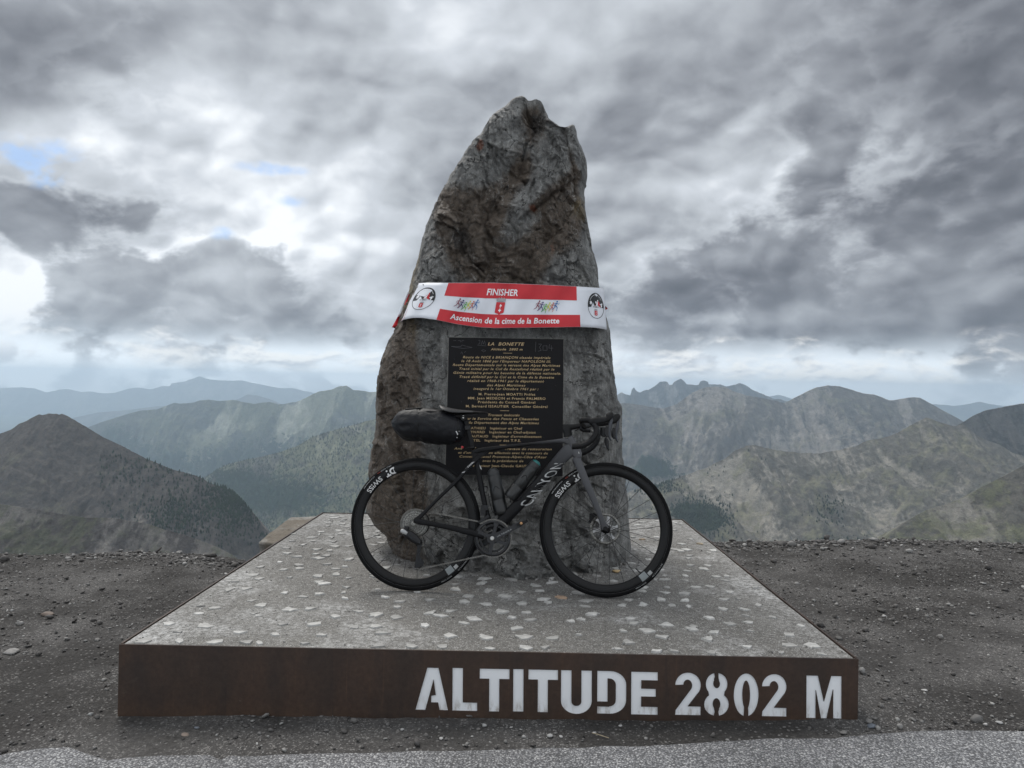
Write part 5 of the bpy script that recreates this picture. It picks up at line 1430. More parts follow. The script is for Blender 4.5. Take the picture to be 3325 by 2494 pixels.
# gusset between seat tube, top tube and stays
gp_ = [bl(C5(*p)) for p in [(150, 262), (330, 250), (240, 330), (195, 395), (172, 380)]]; fm.prism(gp_, -.010, .010, lambda p, y: (p[0], y, p[1]))
for s in (-1, 1):
    loft(fm, [(C5(215, 318), 7.5), (C5(120, 420), 6.5), (C1(900, 745), 5.8), (C1(780, 860), 5.4), (C1(690, 950), 5.4), (C1(625, 1015), 7), (C1(590, 1050), 9)], [.007, .007, .007, .007, .007, .006, .004], [s * .014, s * .022, s * .034, s * .046, s * .056, s * .064, s * .066], e=2.4)
    loft(fm, [(C1(578, 1040), 8), (C1(625, 1052), 9), (C1(700, 1065), 8.2), (C1(840, 1094), 8.4), (C1(960, 1122), 9.5), (C1(1060, 1146), 10.5), (C1(1120, 1160), 12)], [.004, .006, .008, .009, .010, .012, .014], [s * .067, s * .066, s * .063, s * .058, s * .052, s * .044, s * .036], e=3)
bbx, bbz = bl((1600, 1747), -.03)
fm.lathe([(.030, -.042), (.032, -.04), (.032, .04), (.030, .042)], 1, 24, (bbx - .004, 0, bbz))
frame = fm.build('frame', m_fr, bike); fbv = bvh_of(frame)
# downtube lettering
V, Fc = text_geo('CANYON', 1, 0, .006, 'LEFT', 1.10, 3); x0, x1 = V[:, 0].min(), V[:, 0].max(); base0, base1 = np.array([852., 932.]), np.array([1296., 392.])
V3 = []
for x, y in V:
    u = (x - x0) / (x1 - x0); p = base0 + (base1 - base0) * u + np.array([-150 + 10 * u, 10.]) * (y / .72); q = bl(C5(*p), -.024); V3.append((q[0], -.024, q[1]))
dec = decal_on(frame, 'brand_lettering', V3, Fc, m_sil, fbv)
mb = MB()
for (a0, a1, w0) in [(C5(152, 378), C5(62, 462), 3.2)]:
    pass
# chevrons on the seatstay
mb = MB(); V3 = []; Fc = []
for i, (cx_, cy_, L_) in enumerate([(135, 392, 9), (118, 408, 9), (101, 424, 9), (84, 440, 9), (66, 458, 10), (20, 515, 15), (-28, 560, 26), (-75, 612, 16)]):
    p = np.array([cx_, cy_]); d = np.array([-.66, .75]) * L_; n_ = np.array([.95, -.25]) * 19
    for q in (p - d * .5 - n_, p + d * .5 - n_, p + d * .5 + n_, p - d * .5 + n_):
        q_ = bl(C5(*q), -.03); V3.append((q_[0], -.03, q_[1]))
    Fc.append(tuple(range(4 * i, 4 * i + 4)))
V3 = [(x, y, z) for x, y, z in V3]
decal_on(frame, 'stay_chevrons', V3, Fc, m_wp, fbv)
mb = MB(); V3 = [(bl(C5(*p), -.02)[0], -.02, bl(C5(*p), -.02)[1]) for p in [(214, 418), (236, 440), (248, 486), (232, 470), (222, 450)]]; decal_on(frame, 'seat_tube_mark', V3, [(0, 1, 2, 3, 4)], m_wp, fbv)
mb = MB(); mb.prism([bl(C6(*p)) for p in [(606, 790), (622, 825), (604, 822)]], -.027, -.0255, lambda p, y: (p[0], y, p[1])); mb.build('head_badge', m_wp, frame)

# ---- fork
fk = MB()
for s in (-1, 1):
    loft(fk, [(C2(528, 572), 13), (C2(556, 640), 12.5), (C2(598, 745), 11.8), (C2(640, 840), 10.4), (C2(680, 935), 9), (C2(712, 1020), 8.2), (C2(735, 1075), 10), (C2(748, 1108), 12)], [.017, .013, .010, .009, .008, .0075, .007, .006],
         [s * .012, s * .030, s * .046, s * .050, s * .052, s * .055, s * .057, s * .058], e=2.6)
loft(fk, [(C2(515, 560), 11), (C2(530, 590), 14), (C2(545, 620), 12)], [.026, .03, .026])
fork = fk.build('fork', m_fr, bike)
mb = MB(); mb.lathe([(.009, -.066), (.012, -.063), (.012, -.056)], 1, 20, (*[bl(C2(748, 1105), -.06)[0]], 0, bl(C2(748, 1105), -.06)[1])); mb.build('axle_end', m_blk, fork)
mb = MB(); p = bl(C2(655, 1030), .045); mb.box((p[0], .045, p[1]), (.032, .022, .055), [[.9, 0, .43], [0, 1, 0], [-.43, 0, .9]]); mb.box((p[0] - .012, .045, p[1] + .012), (.018, .03, .03)); mb.build('brake_caliper', m_blk, fork)

# ---- cockpit
ck = MB()
loft(ck, [(C6(448, 555), 14), (C6(440, 500), 14), (C6(425, 430), 15.5), (C6(405, 385), 10)], [.022, .021, .020, .016], e=3)
loft(ck, [(C6(365, 410), 9), (C6(440, 420), 11), (C6(540, 408), 8.5), (C6(640, 392), 8), (C6(720, 385), 9)], [.014, .017, .017, .018, .016], e=3)
ck.build('stem', m_blk, bike)


def P6(x, y, lat): q = bl(C6(x, y), lat); return np.array([q[0], lat, q[1]])


bar = MB()
near = smooth_pts([P6(700, 395, -.02), P6(690, 385, -.08), P6(665, 345, -.15), P6(655, 315, -.195), P6(705, 300, -.205), P6(775, 310, -.208), P6(845, 365, -.21), P6(885, 440, -.212), P6(878, 520, -.214), P6(820, 600, -.216), P6(730, 668, -.218), P6(640, 700, -.22), P6(560, 708, -.22), P6(508, 710, -.22)], 5)
bar.tube(near, [.0125 if i < 18 else .0150 + .0007 * math.sin(i * 2.1) for i in range(len(near))], 14)
far = smooth_pts([P6(700, 395, .02), P6(760, 392, .10), P6(800, 380, .19), P6(860, 385, .205), P6(895, 450, .208), P6(905, 540, .21), P6(880, 650, .212), P6(800, 740, .214), P6(700, 800, .214), P6(640, 815, .214), P6(590, 818, .214)], 5)
bar.tube(far, [.0125 if i < 14 else .0150 + .0007 * math.sin(i * 2.1) for i in range(len(far))], 14)
hb_ = bar.build('handlebar', m_blk, bike)
for lat, dx, dy in ((-.21, 0, 0), (.205, 106, 25)):
    hd_ = MB(); d6 = lambda x, y: C6(x + dx, y + dy)
    loft(hd_, [(d6(775, 330), 9), (d6(860, 322), 12), (d6(960, 312), 10.5), (d6(1030, 300), 9), (d6(1075, 270), 11), (d6(1095, 225), 12), (d6(1092, 190), 8)], [.014, .017, .017, .016, .017, .016, .010], lat, e=2.6)
    hd_.build('brake_hood', m_blk, hb_)
    lv = MB()
    loft(lv, [(d6(1115, 235), 5), (d6(1112, 300), 5), (d6(1098, 380), 6), (d6(1085, 450), 6), (d6(1078, 520), 4.6), (d6(1090, 585), 3.4), (d6(1112, 622), 2)], [.006, .008, .009, .009, .008, .007, .004], lat - .004, e=2.6)
    lv.build('brake_lever', simple('lever_alloy', (.05, .052, .058), .3, .7), hb_)
    lv = MB(); loft(lv, [(d6(1060, 400), 5), (d6(1048, 460), 9), (d6(1045, 520), 8), (d6(1052, 570), 3)], .007, lat - .006); lv.build('shift_paddle', m_gls, hb_)
mb = MB(); loft(mb, [(C6(980, 420), 8), (C6(985, 480), 10), (C6(990, 540), 9), (C6(985, 560), 4)], .02, .10); mb.build('front_light', m_gls, hb_)
mb = MB(); loft(mb, [(C6(1030, 570), 3), (C6(1038, 620), 8), (C6(1048, 680), 7), (C6(1062, 740), 4), (C6(1072, 778), 1.2)], [.004, .006, .006, .004, .002], .20); mb.build('lever_blade', m_gls, hb_)
mb = MB(); loft(mb, [(C6(630, 430), 6), (C6(700, 455), 8), (C6(790, 470), 6)], .022, -.02); mb.build('computer_mount', m_gls, hb_)
q = bl(C6(822, 472), -.06); mb = MB(); mb.lathe([(.003, -.062), (.0045, -.06), (.0045, -.05)], 1, 12, (q[0], 0, q[1])); mb.build('mount_bolt', m_steel, hb_)
mb = MB(); mb.tube(smooth_pts([P6(800, 400, -.09), P6(720, 430, -.06), P6(640, 430, -.03), P6(560, 470, 0)], 4), .0022, 6); mb.build('cable', m_blk, hb_)

# ---- seatpost, saddle
mb = MB(); loft(mb, [(C4(1855, 1150), 8.2), (C4(1820, 1010), 8.2), (C4(1778, 850), 8.2), (C4(1740, 700), 8.4), (C4(1715, 640), 9)], .011, e=2.8); sp_o = mb.build('seatpost', m_fr, bike)
mb = MB(); q = bl(C4(1692, 598)); mb.lathe([(.015, -.022), (.0185, -.02), (.0185, .02), (.015, .022)], 1, 24, (q[0], 0, q[1])); cl_ = mb.build('saddle_clamp', m_blk, bike)
mb = MB(); mb.lathe([(.004, -.025), (.004, -.021)], 1, 12, (q[0], 0, q[1])); mb.box((q[0], -.0225, q[1] + .011), (.006, .002, .002)); mb.build('clamp_bolt', m_steel, cl_)
mb = MB(); loft(mb, [(C4(1725, 1150), 3), (C4(1800, 1132), 5), (C4(1885, 1128), 5)], .016); mb.build('seat_collar', m_blk, bike)
sd_ = MB(); rings = []
prof = [((1266, 368), 4, .030, 2), ((1290, 388), 14, .052, 6), ((1340, 418), 28, .066, 9), ((1400, 440), 34, .070, 11), ((1480, 462), 38, .066, 12), ((1600, 478), 34, .050, 11), ((1720, 480), 26, .033, 9), ((1860, 484), 18, .024, 7), ((2000, 487), 11, .020, 5), ((2085, 492), 6, .015, 4), ((2122, 494), 2, .006, 2)]
for (p, h, lat, _) in prof:
    x, z = bl(C4(*p)); hh_ = h / 5.53 * PXM; ring = []
    for k in range(22):
        a = 2 * math.pi * k / 22; cy_, sz2 = math.cos(a), math.sin(a)
        ring.append(np.array([x, lat * math.copysign(abs(cy_) ** .75, cy_), z + hh_ * sz2 * (1 if sz2 > 0 else .55) - .018 * (abs(cy_) ** 3) * (lat / .07)]))
    rings.append(ring)
sd_.ring_loft(rings); sad = sd_.build('saddle', m_blk, bike)
bpm, t, b = new_mat('saddle_lattice'); co = t.node('ShaderNodeTexCoord').outputs['Object']; v_ = t.node('ShaderNodeTexVoronoi', {'Vector': co, 'Scale': 260.0}, feature='DISTANCE_TO_EDGE').outputs['Distance']
t.l.new(t.mix(t.smooth(v_, .05, .16), (.045, .045, .047), (.006, .006, .006)), b.inputs['Base Color']); b.inputs['Roughness'].default_value = .5
sad.data.materials.append(bpm)
for pgn in sad.data.polygons:
    if pgn.normal.z > -.1 and pgn.center.x < bl(C4(1900, 480))[0]: pgn.material_index = 1
for s in (-1, 1):
    mb = MB(); mb.tube(smooth_pts([b3(C4(1480, 560), s * .03), b3(C4(1600, 572), s * .022), b3(C4(1740, 560), s * .022), b3(C4(1850, 552), s * .022), b3(C4(1930, 520), s * .012)], 4), .0038, 8); mb.build('saddle_rail', m_blk, sad)
mb = MB(); q = bl(C4(1668, 1118)); mb.lathe([(.005, -.012), (.007, -.008), (.007, .008), (.005, .012)], 1, 14, (q[0], 0, q[1])); mb.build('rear_light', simple('red_lens', (.45, .02, .03), .3), bike)

# ---- drivetrain
crx, crz = bl((1600.5, 1748), -.05)
mb = MB()


def toothed(mb, cx_, cz_, r_, y0, y1, nt, depth=.0035, inner=None, off=0.0):
    pts = []
    for k in range(nt):
        for (f_, rr_) in ((0, r_ - depth), (.30, r_ - depth * .3), (.5, r_), (.7, r_ - depth * .3)):
            a = 2 * math.pi * (k + f_) / nt + off; pts.append((cx_ + rr_ * math.cos(a), cz_ + rr_ * math.sin(a)))
    n = len(pts); inner = inner or r_ * .8
    V = [(p[0], y, p[1]) for y in (y0, y1) for p in pts]
    V += [(cx_ + inner * math.cos(2 * math.pi * i / n + off), y, cz_ + inner * math.sin(2 * math.pi * i / n + off)) for y in (y0, y1) for i in range(n)]
    Fc = []
    for i in range(n):
        j = (i + 1) % n; Fc += [(i, j, n + j, n + i), (i, 2 * n + i, 2 * n + j, j), (n + i, n + j, 3 * n + j, 3 * n + i), (2 * n + i, 3 * n + i, 3 * n + j, 2 * n + j)]
    mb.add(V, Fc, False)


crank = bpy.data.objects.new('crankset', None); col.objects.link(crank); crank.parent = bike
mb = MB(); toothed(mb, crx, crz, .0965, -.0480, -.0455, 50, .003, .080); mb.build('chainring', m_gls, crank)
mb = MB(); toothed(mb, crx, crz, .072, -.0405, -.038, 34, .003, .060); mb.build('chainring', m_gls, crank)
mb = MB(); ring_profile(mb, [(.076, -.0510), (.090, -.0505), (.090, -.0481), (.076, -.0481)], crx, 80)
for v in range(0, len(mb.v)): mb.v[v] = (mb.v[v][0], mb.v[v][1], mb.v[v][2] - WR + crz)
mb.build('chainring_face', simple('ring_graphite', (.020, .020, .022), .33, .4), crank)
m_cr = simple('crank_anodised', (.010, .010, .012), .3, .2)
pe = bl((1695, 1699), -.062); ad = math.atan2(pe[1] - crz, pe[0] - crx)
mb = MB()
for da in (math.radians(50), math.radians(128), math.radians(-128), math.radians(-50)):
    a = ad + da; c_, s_ = math.cos(a), math.sin(a); n_ = (-s_, c_); pts = []
    for r_, w_ in ((.012, .016), (.035, .009), (.062, .008), (.080, .014), (.080, -.014), (.062, -.008), (.035, -.009), (.012, -.016)): pts.append((crx + c_ * r_ + n_[0] * w_, crz + s_ * r_ + n_[1] * w_))
    mb.prism(pts, -.056, -.050, lambda p, y: (p[0], y, p[1]))
mb.build('spider', m_cr, crank)
mb = MB(); ca_ = [(( -.030, .006)), ((-.018, .017)), ((.0, .0195)), ((.04, .017)), ((.10, .0140)), ((.158, .0130)), ((.172, .009)), ((.176, 0))]
out_l = [(x, w_) for x, w_ in ca_] + [(x, -w_) for x, w_ in ca_[::-1][1:]]
rot_ = lambda p: (crx + p[0] * math.cos(ad) - p[1] * math.sin(ad), crz + p[0] * math.sin(ad) + p[1] * math.cos(ad))
mb.prism([rot_(p) for p in out_l], -.058, -.070, lambda p, y: (p[0], y, p[1])); mb.prism([rot_((p[0], p[1] * .55)) for p in out_l], -.070, -.0735, lambda p, y: (p[0], y, p[1]))
arm = mb.build('crank_arm', m_cr, crank)
V, Fc = text_geo('ULTEGRA', 1, .2, 0, 'LEFT', 1.1); w_ = V[:, 0].max(); mb = MB(); mb.add([(*[rot_((.022 + x / w_ * .085, -.006 + y * .010))[0]], -.0742, rot_((.022 + x / w_ * .085, -.006 + y * .010))[1]) for x, y in V], Fc, False); mb.build('crank_lettering', m_sil, arm)
mb = MB(); mb.prism([(2 * crx - rot_(p)[0], 2 * crz - rot_(p)[1]) for p in out_l], .058, .070, lambda p, y: (p[0], y, p[1])); mb.build('crank_arm', m_cr, crank)
mb = MB(); mb.lathe([(.008, -.0765), (.0115, -.075), (.0115, -.070)], 1, 20, (crx - .002, 0, crz)); mb.build('crank_cap', m_steel, crank)
for sgn, (px_, pz_) in ((-1, pe), (1, (2 * crx - pe[0], 2 * crz - pe[1]))):
    pd = MB(); y0 = sgn * .115
    pd.tube([(px_, sgn * .07, pz_), (px_, sgn * .15, pz_)], .0075, 12)
    pd.box((px_ + .004, y0, pz_ + .002), (.060, .050, .013), [[.9, 0, -.43], [0, 1, 0], [.43, 0, .9]]); po = pd.build('pedal', m_blk, crank)
    pd = MB()
    for (dx_, dz_) in ((-.018, .020), (.030, -.012), (.024, .012)): pd.tube([(px_ + dx_, y0 - .02, pz_ + dz_), (px_ + dx_ + .006, y0, pz_ + dz_ + .007), (px_ + dx_, y0 + .02, pz_ + dz_)], .0026, 7)
    pd.build('pedal_claw', m_steel, po)
    pd = MB(); pd.lathe([(.0035, sgn * .1515), (.006, sgn * .1505), (.006, sgn * .14)] if sgn > 0 else [(.0035, -.1535), (.0075, -.1525), (.0075, -.14)], 1, 14, (px_, 0, pz_)); pd.build('axle_cap', simple('brass_axle', (.38, .22, .11), .35, .8), po)
# cassette: eleven sprockets
cas = bpy.data.objects.new('cassette', None); col.objects.link(cas); cas.parent = rw
for k in range(11):
    nt = [34, 30, 27, 24, 21, 19, 17, 15, 14, 13, 12][k]; r_ = nt * .00205 + .0025; y_ = -.0165 - k * .0037
    mb = MB(); toothed(mb, 0, WR, r_, y_ - .0016, y_, nt, .0034, max(r_ - .014, .012), k * .37); mb.build('sprocket', m_dst if k % 2 else m_blk2, cas)
mb = MB(); mb.lathe([(.014, -.018), (.014, -.056), (.010, -.0575)], 1, 20, (0, 0, WR)); mb.build('lockring', m_dst, cas)

# rear derailleur
rd = bpy.data.objects.new('rear_derailleur', None); col.objects.link(rd); rd.parent = bike
mb = MB(); loft(mb, [(C7(390, 600), 7), (C7(380, 650), 9), (C7(330, 690), 9), (C7(290, 700), 6)], .010, -.078); loft(mb, [(C7(330, 690), 8), (C7(420, 750), 13), (C7(520, 820), 14), (C7(600, 880), 11), (C7(635, 900), 7)], .013, -.076, e=3.2); mb.build('derailleur_body', m_gls, rd)
mb = MB(); loft(mb, [(C7(285, 690), 5), (C7(330, 695), 8), (C7(400, 735), 6)], .011, -.082); mb.build('derailleur_tip', m_sil, rd)
for y in (-.068, -.052):
    mb = MB(); mb.prism([bl(C7(*p), y) for p in [(590, 870), (650, 870), (660, 920), (625, 1150), (700, 1240), (690, 1300), (560, 1360), (525, 1345), (560, 1150), (580, 960)]], y, y + .002, lambda p, yy: (p[0], yy, p[1])); mb.build('derailleur_cage', m_gls, rd)
pul = [bl(C7(610, 905), -.06), bl(C7(612, 1290), -.06)]
for (x, z) in pul:
    mb = MB(); toothed(mb, x, z, .021, -.062, -.058, 12, .004, .006); mb.build('jockey_wheel', m_blk, rd)

# chain: links laid along its path
cy0, cy1 = -.052, -.047
path = []
cs_r = .064; a_t = math.radians(83)
T1 = bl(C7(680, 305), -.030); T2 = bl(C7(1690, 520), -.047)
def arc3(cx_, cz_, r_, a0, a1, y, n): return [(cx_ + r_ * math.cos(math.radians(a0 + (a1 - a0) * i / n)), y, cz_ + r_ * math.sin(math.radians(a0 + (a1 - a0) * i / n))) for i in range(n + 1)]
path += arc3(0, WR, .0735, 250, 78, -.0175, 20)
path += [(T2[0], -.045, T2[1])]
path += arc3(crx, crz, .0945, 132, -115, -.0467, 26)
path += [(pul[1][0] + .006, -.058, pul[1][1] - .022)]
path += arc3(pul[1][0], pul[1][1], .021, -90, -250, -.060, 8)
path += arc3(pul[0][0], pul[0][1], .021, -60, 60, -.055, 8)
path = [np.array(p) for p in path]; seg = np.array([0] + list(np.cumsum([np.linalg.norm(b_ - a) for a, b_ in zip(path[:-1], path[1:])]))); pitch_ = .0127; nl = int(seg[-1] / pitch_)
pp = np.stack([np.interp(np.arange(nl + 1) * pitch_, seg, [p[i] for p in path]) for i in range(3)], -1)
mb = MB()
for i in range(nl):
    a, b_ = pp[i], pp[i + 1]; d = b_ - a; L_ = np.linalg.norm(d); d /= L_; n_ = np.cross(d, (0, 1, 0)); n_ /= np.linalg.norm(n_); outer = i % 2
    for sy in (-1, 1):
        yo = sy * (.0030 if outer else .0019)
        pts = []
        for u, w_ in ((-.0040, 0), (-.003, .0036), (.0, .0043), (.0035, .0030), (L_ - .0035, .0030), (L_, .0043), (L_ + .003, .0036), (L_ + .0040, 0), (L_ + .003, -.0036), (L_, -.0043), (L_ - .0035, -.0030), (.0035, -.0030), (0, -.0043), (-.003, -.0036)): pts.append(a + d * u + n_ * w_)
        mb.add([p + np.array([0, yo, 0]) for p in pts], [tuple(range(14))], False)
    mb.tube([a - np.array([0, .0036, 0]), a + np.array([0, .0036, 0])], .0022, 6)
mb.build('chain', simple('chain_steel', (.13, .125, .115), .4, .8, var=.4, scale=200), bike)
mb = MB(); mb.box((bl(C5(290, 960))[0], -.03, bl(C5(290, 960))[1]), (.036, .03, .026)); mb.box((bl(C5(275, 1010))[0], -.035, bl(C5(275, 1010))[1]), (.026, .026, .04)); mb.prism([bl(C5(*p), -.05) for p in [(200, 1130), (330, 1045), (345, 1075), (215, 1160)]], -.052, -.050, lambda p, y: (p[0], y, p[1])); mb.build('front_derailleur', m_gls, bike)

# ---- bottles and cages
def bottle(name, label, top, bot, capcol, tint):
    tpt, bpt = np.array(bl(top, -.005)), np.array(bl(bot, -.005)); ax_ = tpt - bpt; Lb = np.linalg.norm(ax_); ax_ /= Lb; n_ = np.array([-ax_[1], ax_[0]])
    Mx = Matrix(((ax_[0], n_[0], 0, bpt[0]), (0, 0, 1, 0), (ax_[1], n_[1], 0, bpt[1]), (0, 0, 0, 1)))
    Mx = Matrix(((n_[0], 0, ax_[0], bpt[0]), (0, 1, 0, 0), (n_[1], 0, ax_[1], bpt[1]), (0, 0, 0, 1)))
    root = thing(name, label, 'water bottle', matrix=bM @ Mx, group='water bottles on the bicycle')
    mb = MB(); k = Lb
    mb.lathe([(.030, 0), (.0355, .004), (.0368, .02), (.0368, k * .295), (.0352, k * .305), (.0352, k * .325), (.0365, k * .335), (.0365, k * .50), (.0345, k * .56), (.0345, k * .66), (.0355, k * .72), (.034, k * .78), (.030, k * .835), (.0290, k * .845)], 2, 32)
    body = mb.build('body', tint, root)
    mb = MB(); mb.lathe([(.0308, k * .832), (.0312, k * .84), (.0300, k * .93), (.026, k * .945)], 2, 32); mb.build('cap', simple('cap_black', (.018, .019, .020), .45), root)
    mb = MB(); mb.lathe([(.024, k * .944), (.0235, k * .965), (.017, k * .985), (.012, k * 1.0)], 2, 20); mb.build('spout', capcol, root)
    mb = MB(); mb.tube(smooth_pts([(-.018, -.0315, k * .53), (-.002, -.0358, k * .60), (.010, -.0345, k * .57), (.013, -.034, k * .50)], 4), .0016, 6); mb.build('grip_rib', m_gls, root)
    return root


def plast(name, c): return simple(name, c, .33, var=.18, scale=14)


bottle('water_bottle', 'dark smoky bottle with black cap upright on the seat tube', C5(382, 462), C5(492, 1048), plast('black_spout', (.02, .021, .022)), plast('smoked_plastic', (.011, .0115, .012)))
bottle('water_bottle', 'dark grey bottle with teal cap lying along the down tube', C5(950, 375), C5(592, 842), plast('teal_cap', (.012, .13, .125)), plast('smoked_plastic_grey', (.013, .0137, .0145)))
for pts, y in (([(330, 780), (350, 900), (385, 1010), (470, 1060), (560, 1040)], 0), ([(850, 690), (770, 780), (700, 860), (640, 885), (560, 800)], 0)):
    mb = MB()
    for s in (-.036, .032): mb.tube(smooth_pts([b3(C5(*p), s) for p in pts[:3]], 4), .0024, 6)
    mb.tube(smooth_pts([b3(C5(*pts[2]), -.036), b3(C5(*pts[3]), 0), b3(C5(*pts[2]), .032)], 5), .0028, 6); mb.build('bottle_cage', m_blk, bike)

# ---- saddle bag
bt = [(C4(*p)) for p in [(395, 640), (420, 630), (470, 560), (540, 490), (650, 452), (800, 428), (960, 420), (1120, 432), (1280, 462), (1420, 510), (1540, 560), (1640, 630), (1700, 720), (1712, 800)]]
bb = [(C4(*p)) for p in [(395, 690), (418, 760), (460, 830), (530, 910), (640, 985), (800, 1006), (960, 1025), (1120, 1048), (1280, 1066), (1420, 1068), (1540, 1045), (1640, 1000), (1700, 930), (1722, 850)]]
rings = []
for i, (a, b_) in enumerate(zip(bt, bb)):
    a3, b3_ = np.array(bl(a)), np.array(bl(b_)); m_ = (a3 + b3_) / 2; h = np.linalg.norm(a3 - b3_) / 2; ud = (a3 - b3_) / (2 * h); lat = min(.085, h * .95) if i < 12 else h * .6
    rings.append((m_[0], m_[1], ud[0], ud[1], h, lat))
rings = smooth_pts(rings, 6); mb = MB(); RR = []; n = 72
for i, (x, z, u0, u1, h, lat) in enumerate(rings):
    ring = []; s_ = i / len(rings)
    for k in range(n):
        a = 2 * math.pi * k / n; wr = 1 + .030 * math.sin(a * 9 + 4 * float(perlin(s_ * 5, a, .3, 3))) * (math.exp(-((s_ - .08) / .10) ** 2) * 2.2 + .25) + .05 * float(perlin(s_ * 6, math.cos(a) * 2.2, math.sin(a) * 2.2, 8))
        wr += .032 * (1 - 2 * abs(float(perlin(s_ * 9 + a * .8, math.cos(a) * 3, math.sin(a) * 3, 9)))) + .02 * (1 - 2 * abs(float(perlin(s_ * 16 - a, math.cos(a) * 5, math.sin(a) * 5, 19))))
        strap = math.exp(-((s_ - .435) / .016) ** 2) * .06 + math.exp(-((s_ - .80) / .016) ** 2) * .05; wr -= strap
        ring.append(np.array([x + u0 * h * math.sin(a) * wr, lat * math.cos(a) * wr, z + u1 * h * math.sin(a) * wr]))
    RR.append(ring)
mb.ring_loft(RR)
m_bag, t, b = new_mat('ripstop_nylon'); co = t.node('ShaderNodeTexCoord').outputs['Object']; n1 = t.noise(co, 14, 5, .6, 1.2)
t.l.new(t.mix(n1, (.0026, .0029, .0044), (.0055, .0060, .0090)), b.inputs['Base Color']); b.inputs['Roughness'].default_value = .5; b.inputs['Specular IOR Level'].default_value = .3
bp = t.node('ShaderNodeBump', {'Height': n1, 'Strength': .55, 'Distance': .012}); t.l.new(bp.outputs[0], b.inputs['Normal'])
bag = thing('saddle_bag', 'black nylon roll-top saddle bag strapped behind the bicycle saddle', 'saddle bag', matrix=bM)
bo = mb.build('bag_body', m_bag, bag); bgv = bvh_of(bo)
for sc_ in (.435, .80):
    i = int(sc_ * len(rings)); V = []; m_s = 40
    for dz in (-.0085, .0085):
        for k in range(m_s):
            a = 2 * math.pi * k / m_s; x, z, u0, u1, h, lat = rings[i]; V.append((x + u0 * h * math.sin(a) * .985 + (u1) * dz, lat * math.cos(a) * .985, z + u1 * h * math.sin(a) * .985 - u0 * dz))
    mb = MB(); mb.add(V, [(k, (k + 1) % m_s, m_s + (k + 1) % m_s, m_s + k) for k in range(m_s)], True); so = mb.build('strap', m_blk, bag); mo = so.modifiers.new('thick', 'SOLIDIFY'); mo.thickness = .002
mb = MB(); mb.tube(smooth_pts([b3(C4(920, 470), -.05), b3(C4(1100, 476), -.06), b3(C4(1280, 488), -.05), b3(C4(1400, 505), -.04)], 4), .0035, 8); mb.build('side_strap', m_blk, bag)
mb = MB(); mb.box((bl(C4(1762, 770), -.016)[0], -.016, bl(C4(1762, 770), -.016)[1]), (.030, .008, .020)); mb.build('buckle', m_gls, bag)
mb = MB(); q0, q1 = b3(C4(660, 452)), b3(C4(965, 425)); mb.tube([q0 - np.array([0, .03, 0]), q1 - np.array([0, .03, 0])], .004, 8); mb.build('compression_cord', m_blk, bag)
V3 = []; Fc = []
for i, pts in enumerate([[(1538, 826), (1556, 822), (1580, 880), (1568, 892)], [(1590, 818), (1612, 818), (1566, 940), (1543, 938)]]):
    for p in pts: q = bl(C4(*p), -.08); V3.append((q[0], -.08, q[1]))
    Fc.append(tuple(range(4 * i, 4 * i + 4)))
decal_on(bag, 'bag_mark', V3, Fc, m_wp, bgv, .0022)

# ================================================================== boulder behind the plinth
def rock_mesh(name, size, seed, mat, sub=3, cuts=9, rough=.05):
    r = np.random.default_rng(seed); bmn = bmesh.new(); bmesh.ops.create_icosphere(bmn, subdivisions=sub, radius=1); V = np.array([v.co[:] for v in bmn.verts]); Fc = np.array([[v.index for v in f.verts] for f in bmn.faces]); bmn.free()
    for _ in range(cuts):
        n_ = r.normal(size=3); n_ /= np.linalg.norm(n_); d = r.uniform(.5, .85); q = V @ n_; V = V - np.clip(q - d, 0, None)[:, None] * n_
    V = V * (1 + rough * fbm(V[:, 0] * 2.5, V[:, 1] * 2.5, V[:, 2] * 2.5, 4, seed)[:, None]); V = V * np.array(size); V[:, 2] -= V[:, 2].min() + size[2] * .3
    return mesh_from(name, V, Fc, False, [mat], attrs={'tone': np.full(len(V), r.random())})


m_bd, t, b = new_mat('layered_stone'); co = t.node('ShaderNodeTexCoord').outputs['Object']
n1 = t.noise(t.vmath('MULTIPLY', co, (1, 1, 7)), 3, 7, .65, .3); n2 = t.noise(co, 30, 6, .7); n3 = t.noise(co, 3.0, 4, .6)
c = t.mix(n1, (.085, .068, .050), (.20, .175, .14)); zc = t.node('ShaderNodeSeparateXYZ', {0: t.node('ShaderNodeNewGeometry').outputs['Normal']}).outputs[2]
c = t.mix(t.math('MULTIPLY', t.smooth(n3, .42, .62), .8), c, (.27, .265, .25)); c = t.mix(1.0, c, t.ramp(n2, [(.3, .65), (.7, 1.3)]), 'MULTIPLY')
t.l.new(c, b.inputs['Base Color']); b.inputs['Roughness'].default_value = .85
bp = t.node('ShaderNodeBump', {'Height': t.math('ADD', n1, n2), 'Strength': .9, 'Distance': .02}); t.l.new(bp.outputs[0], b.inputs['Normal'])
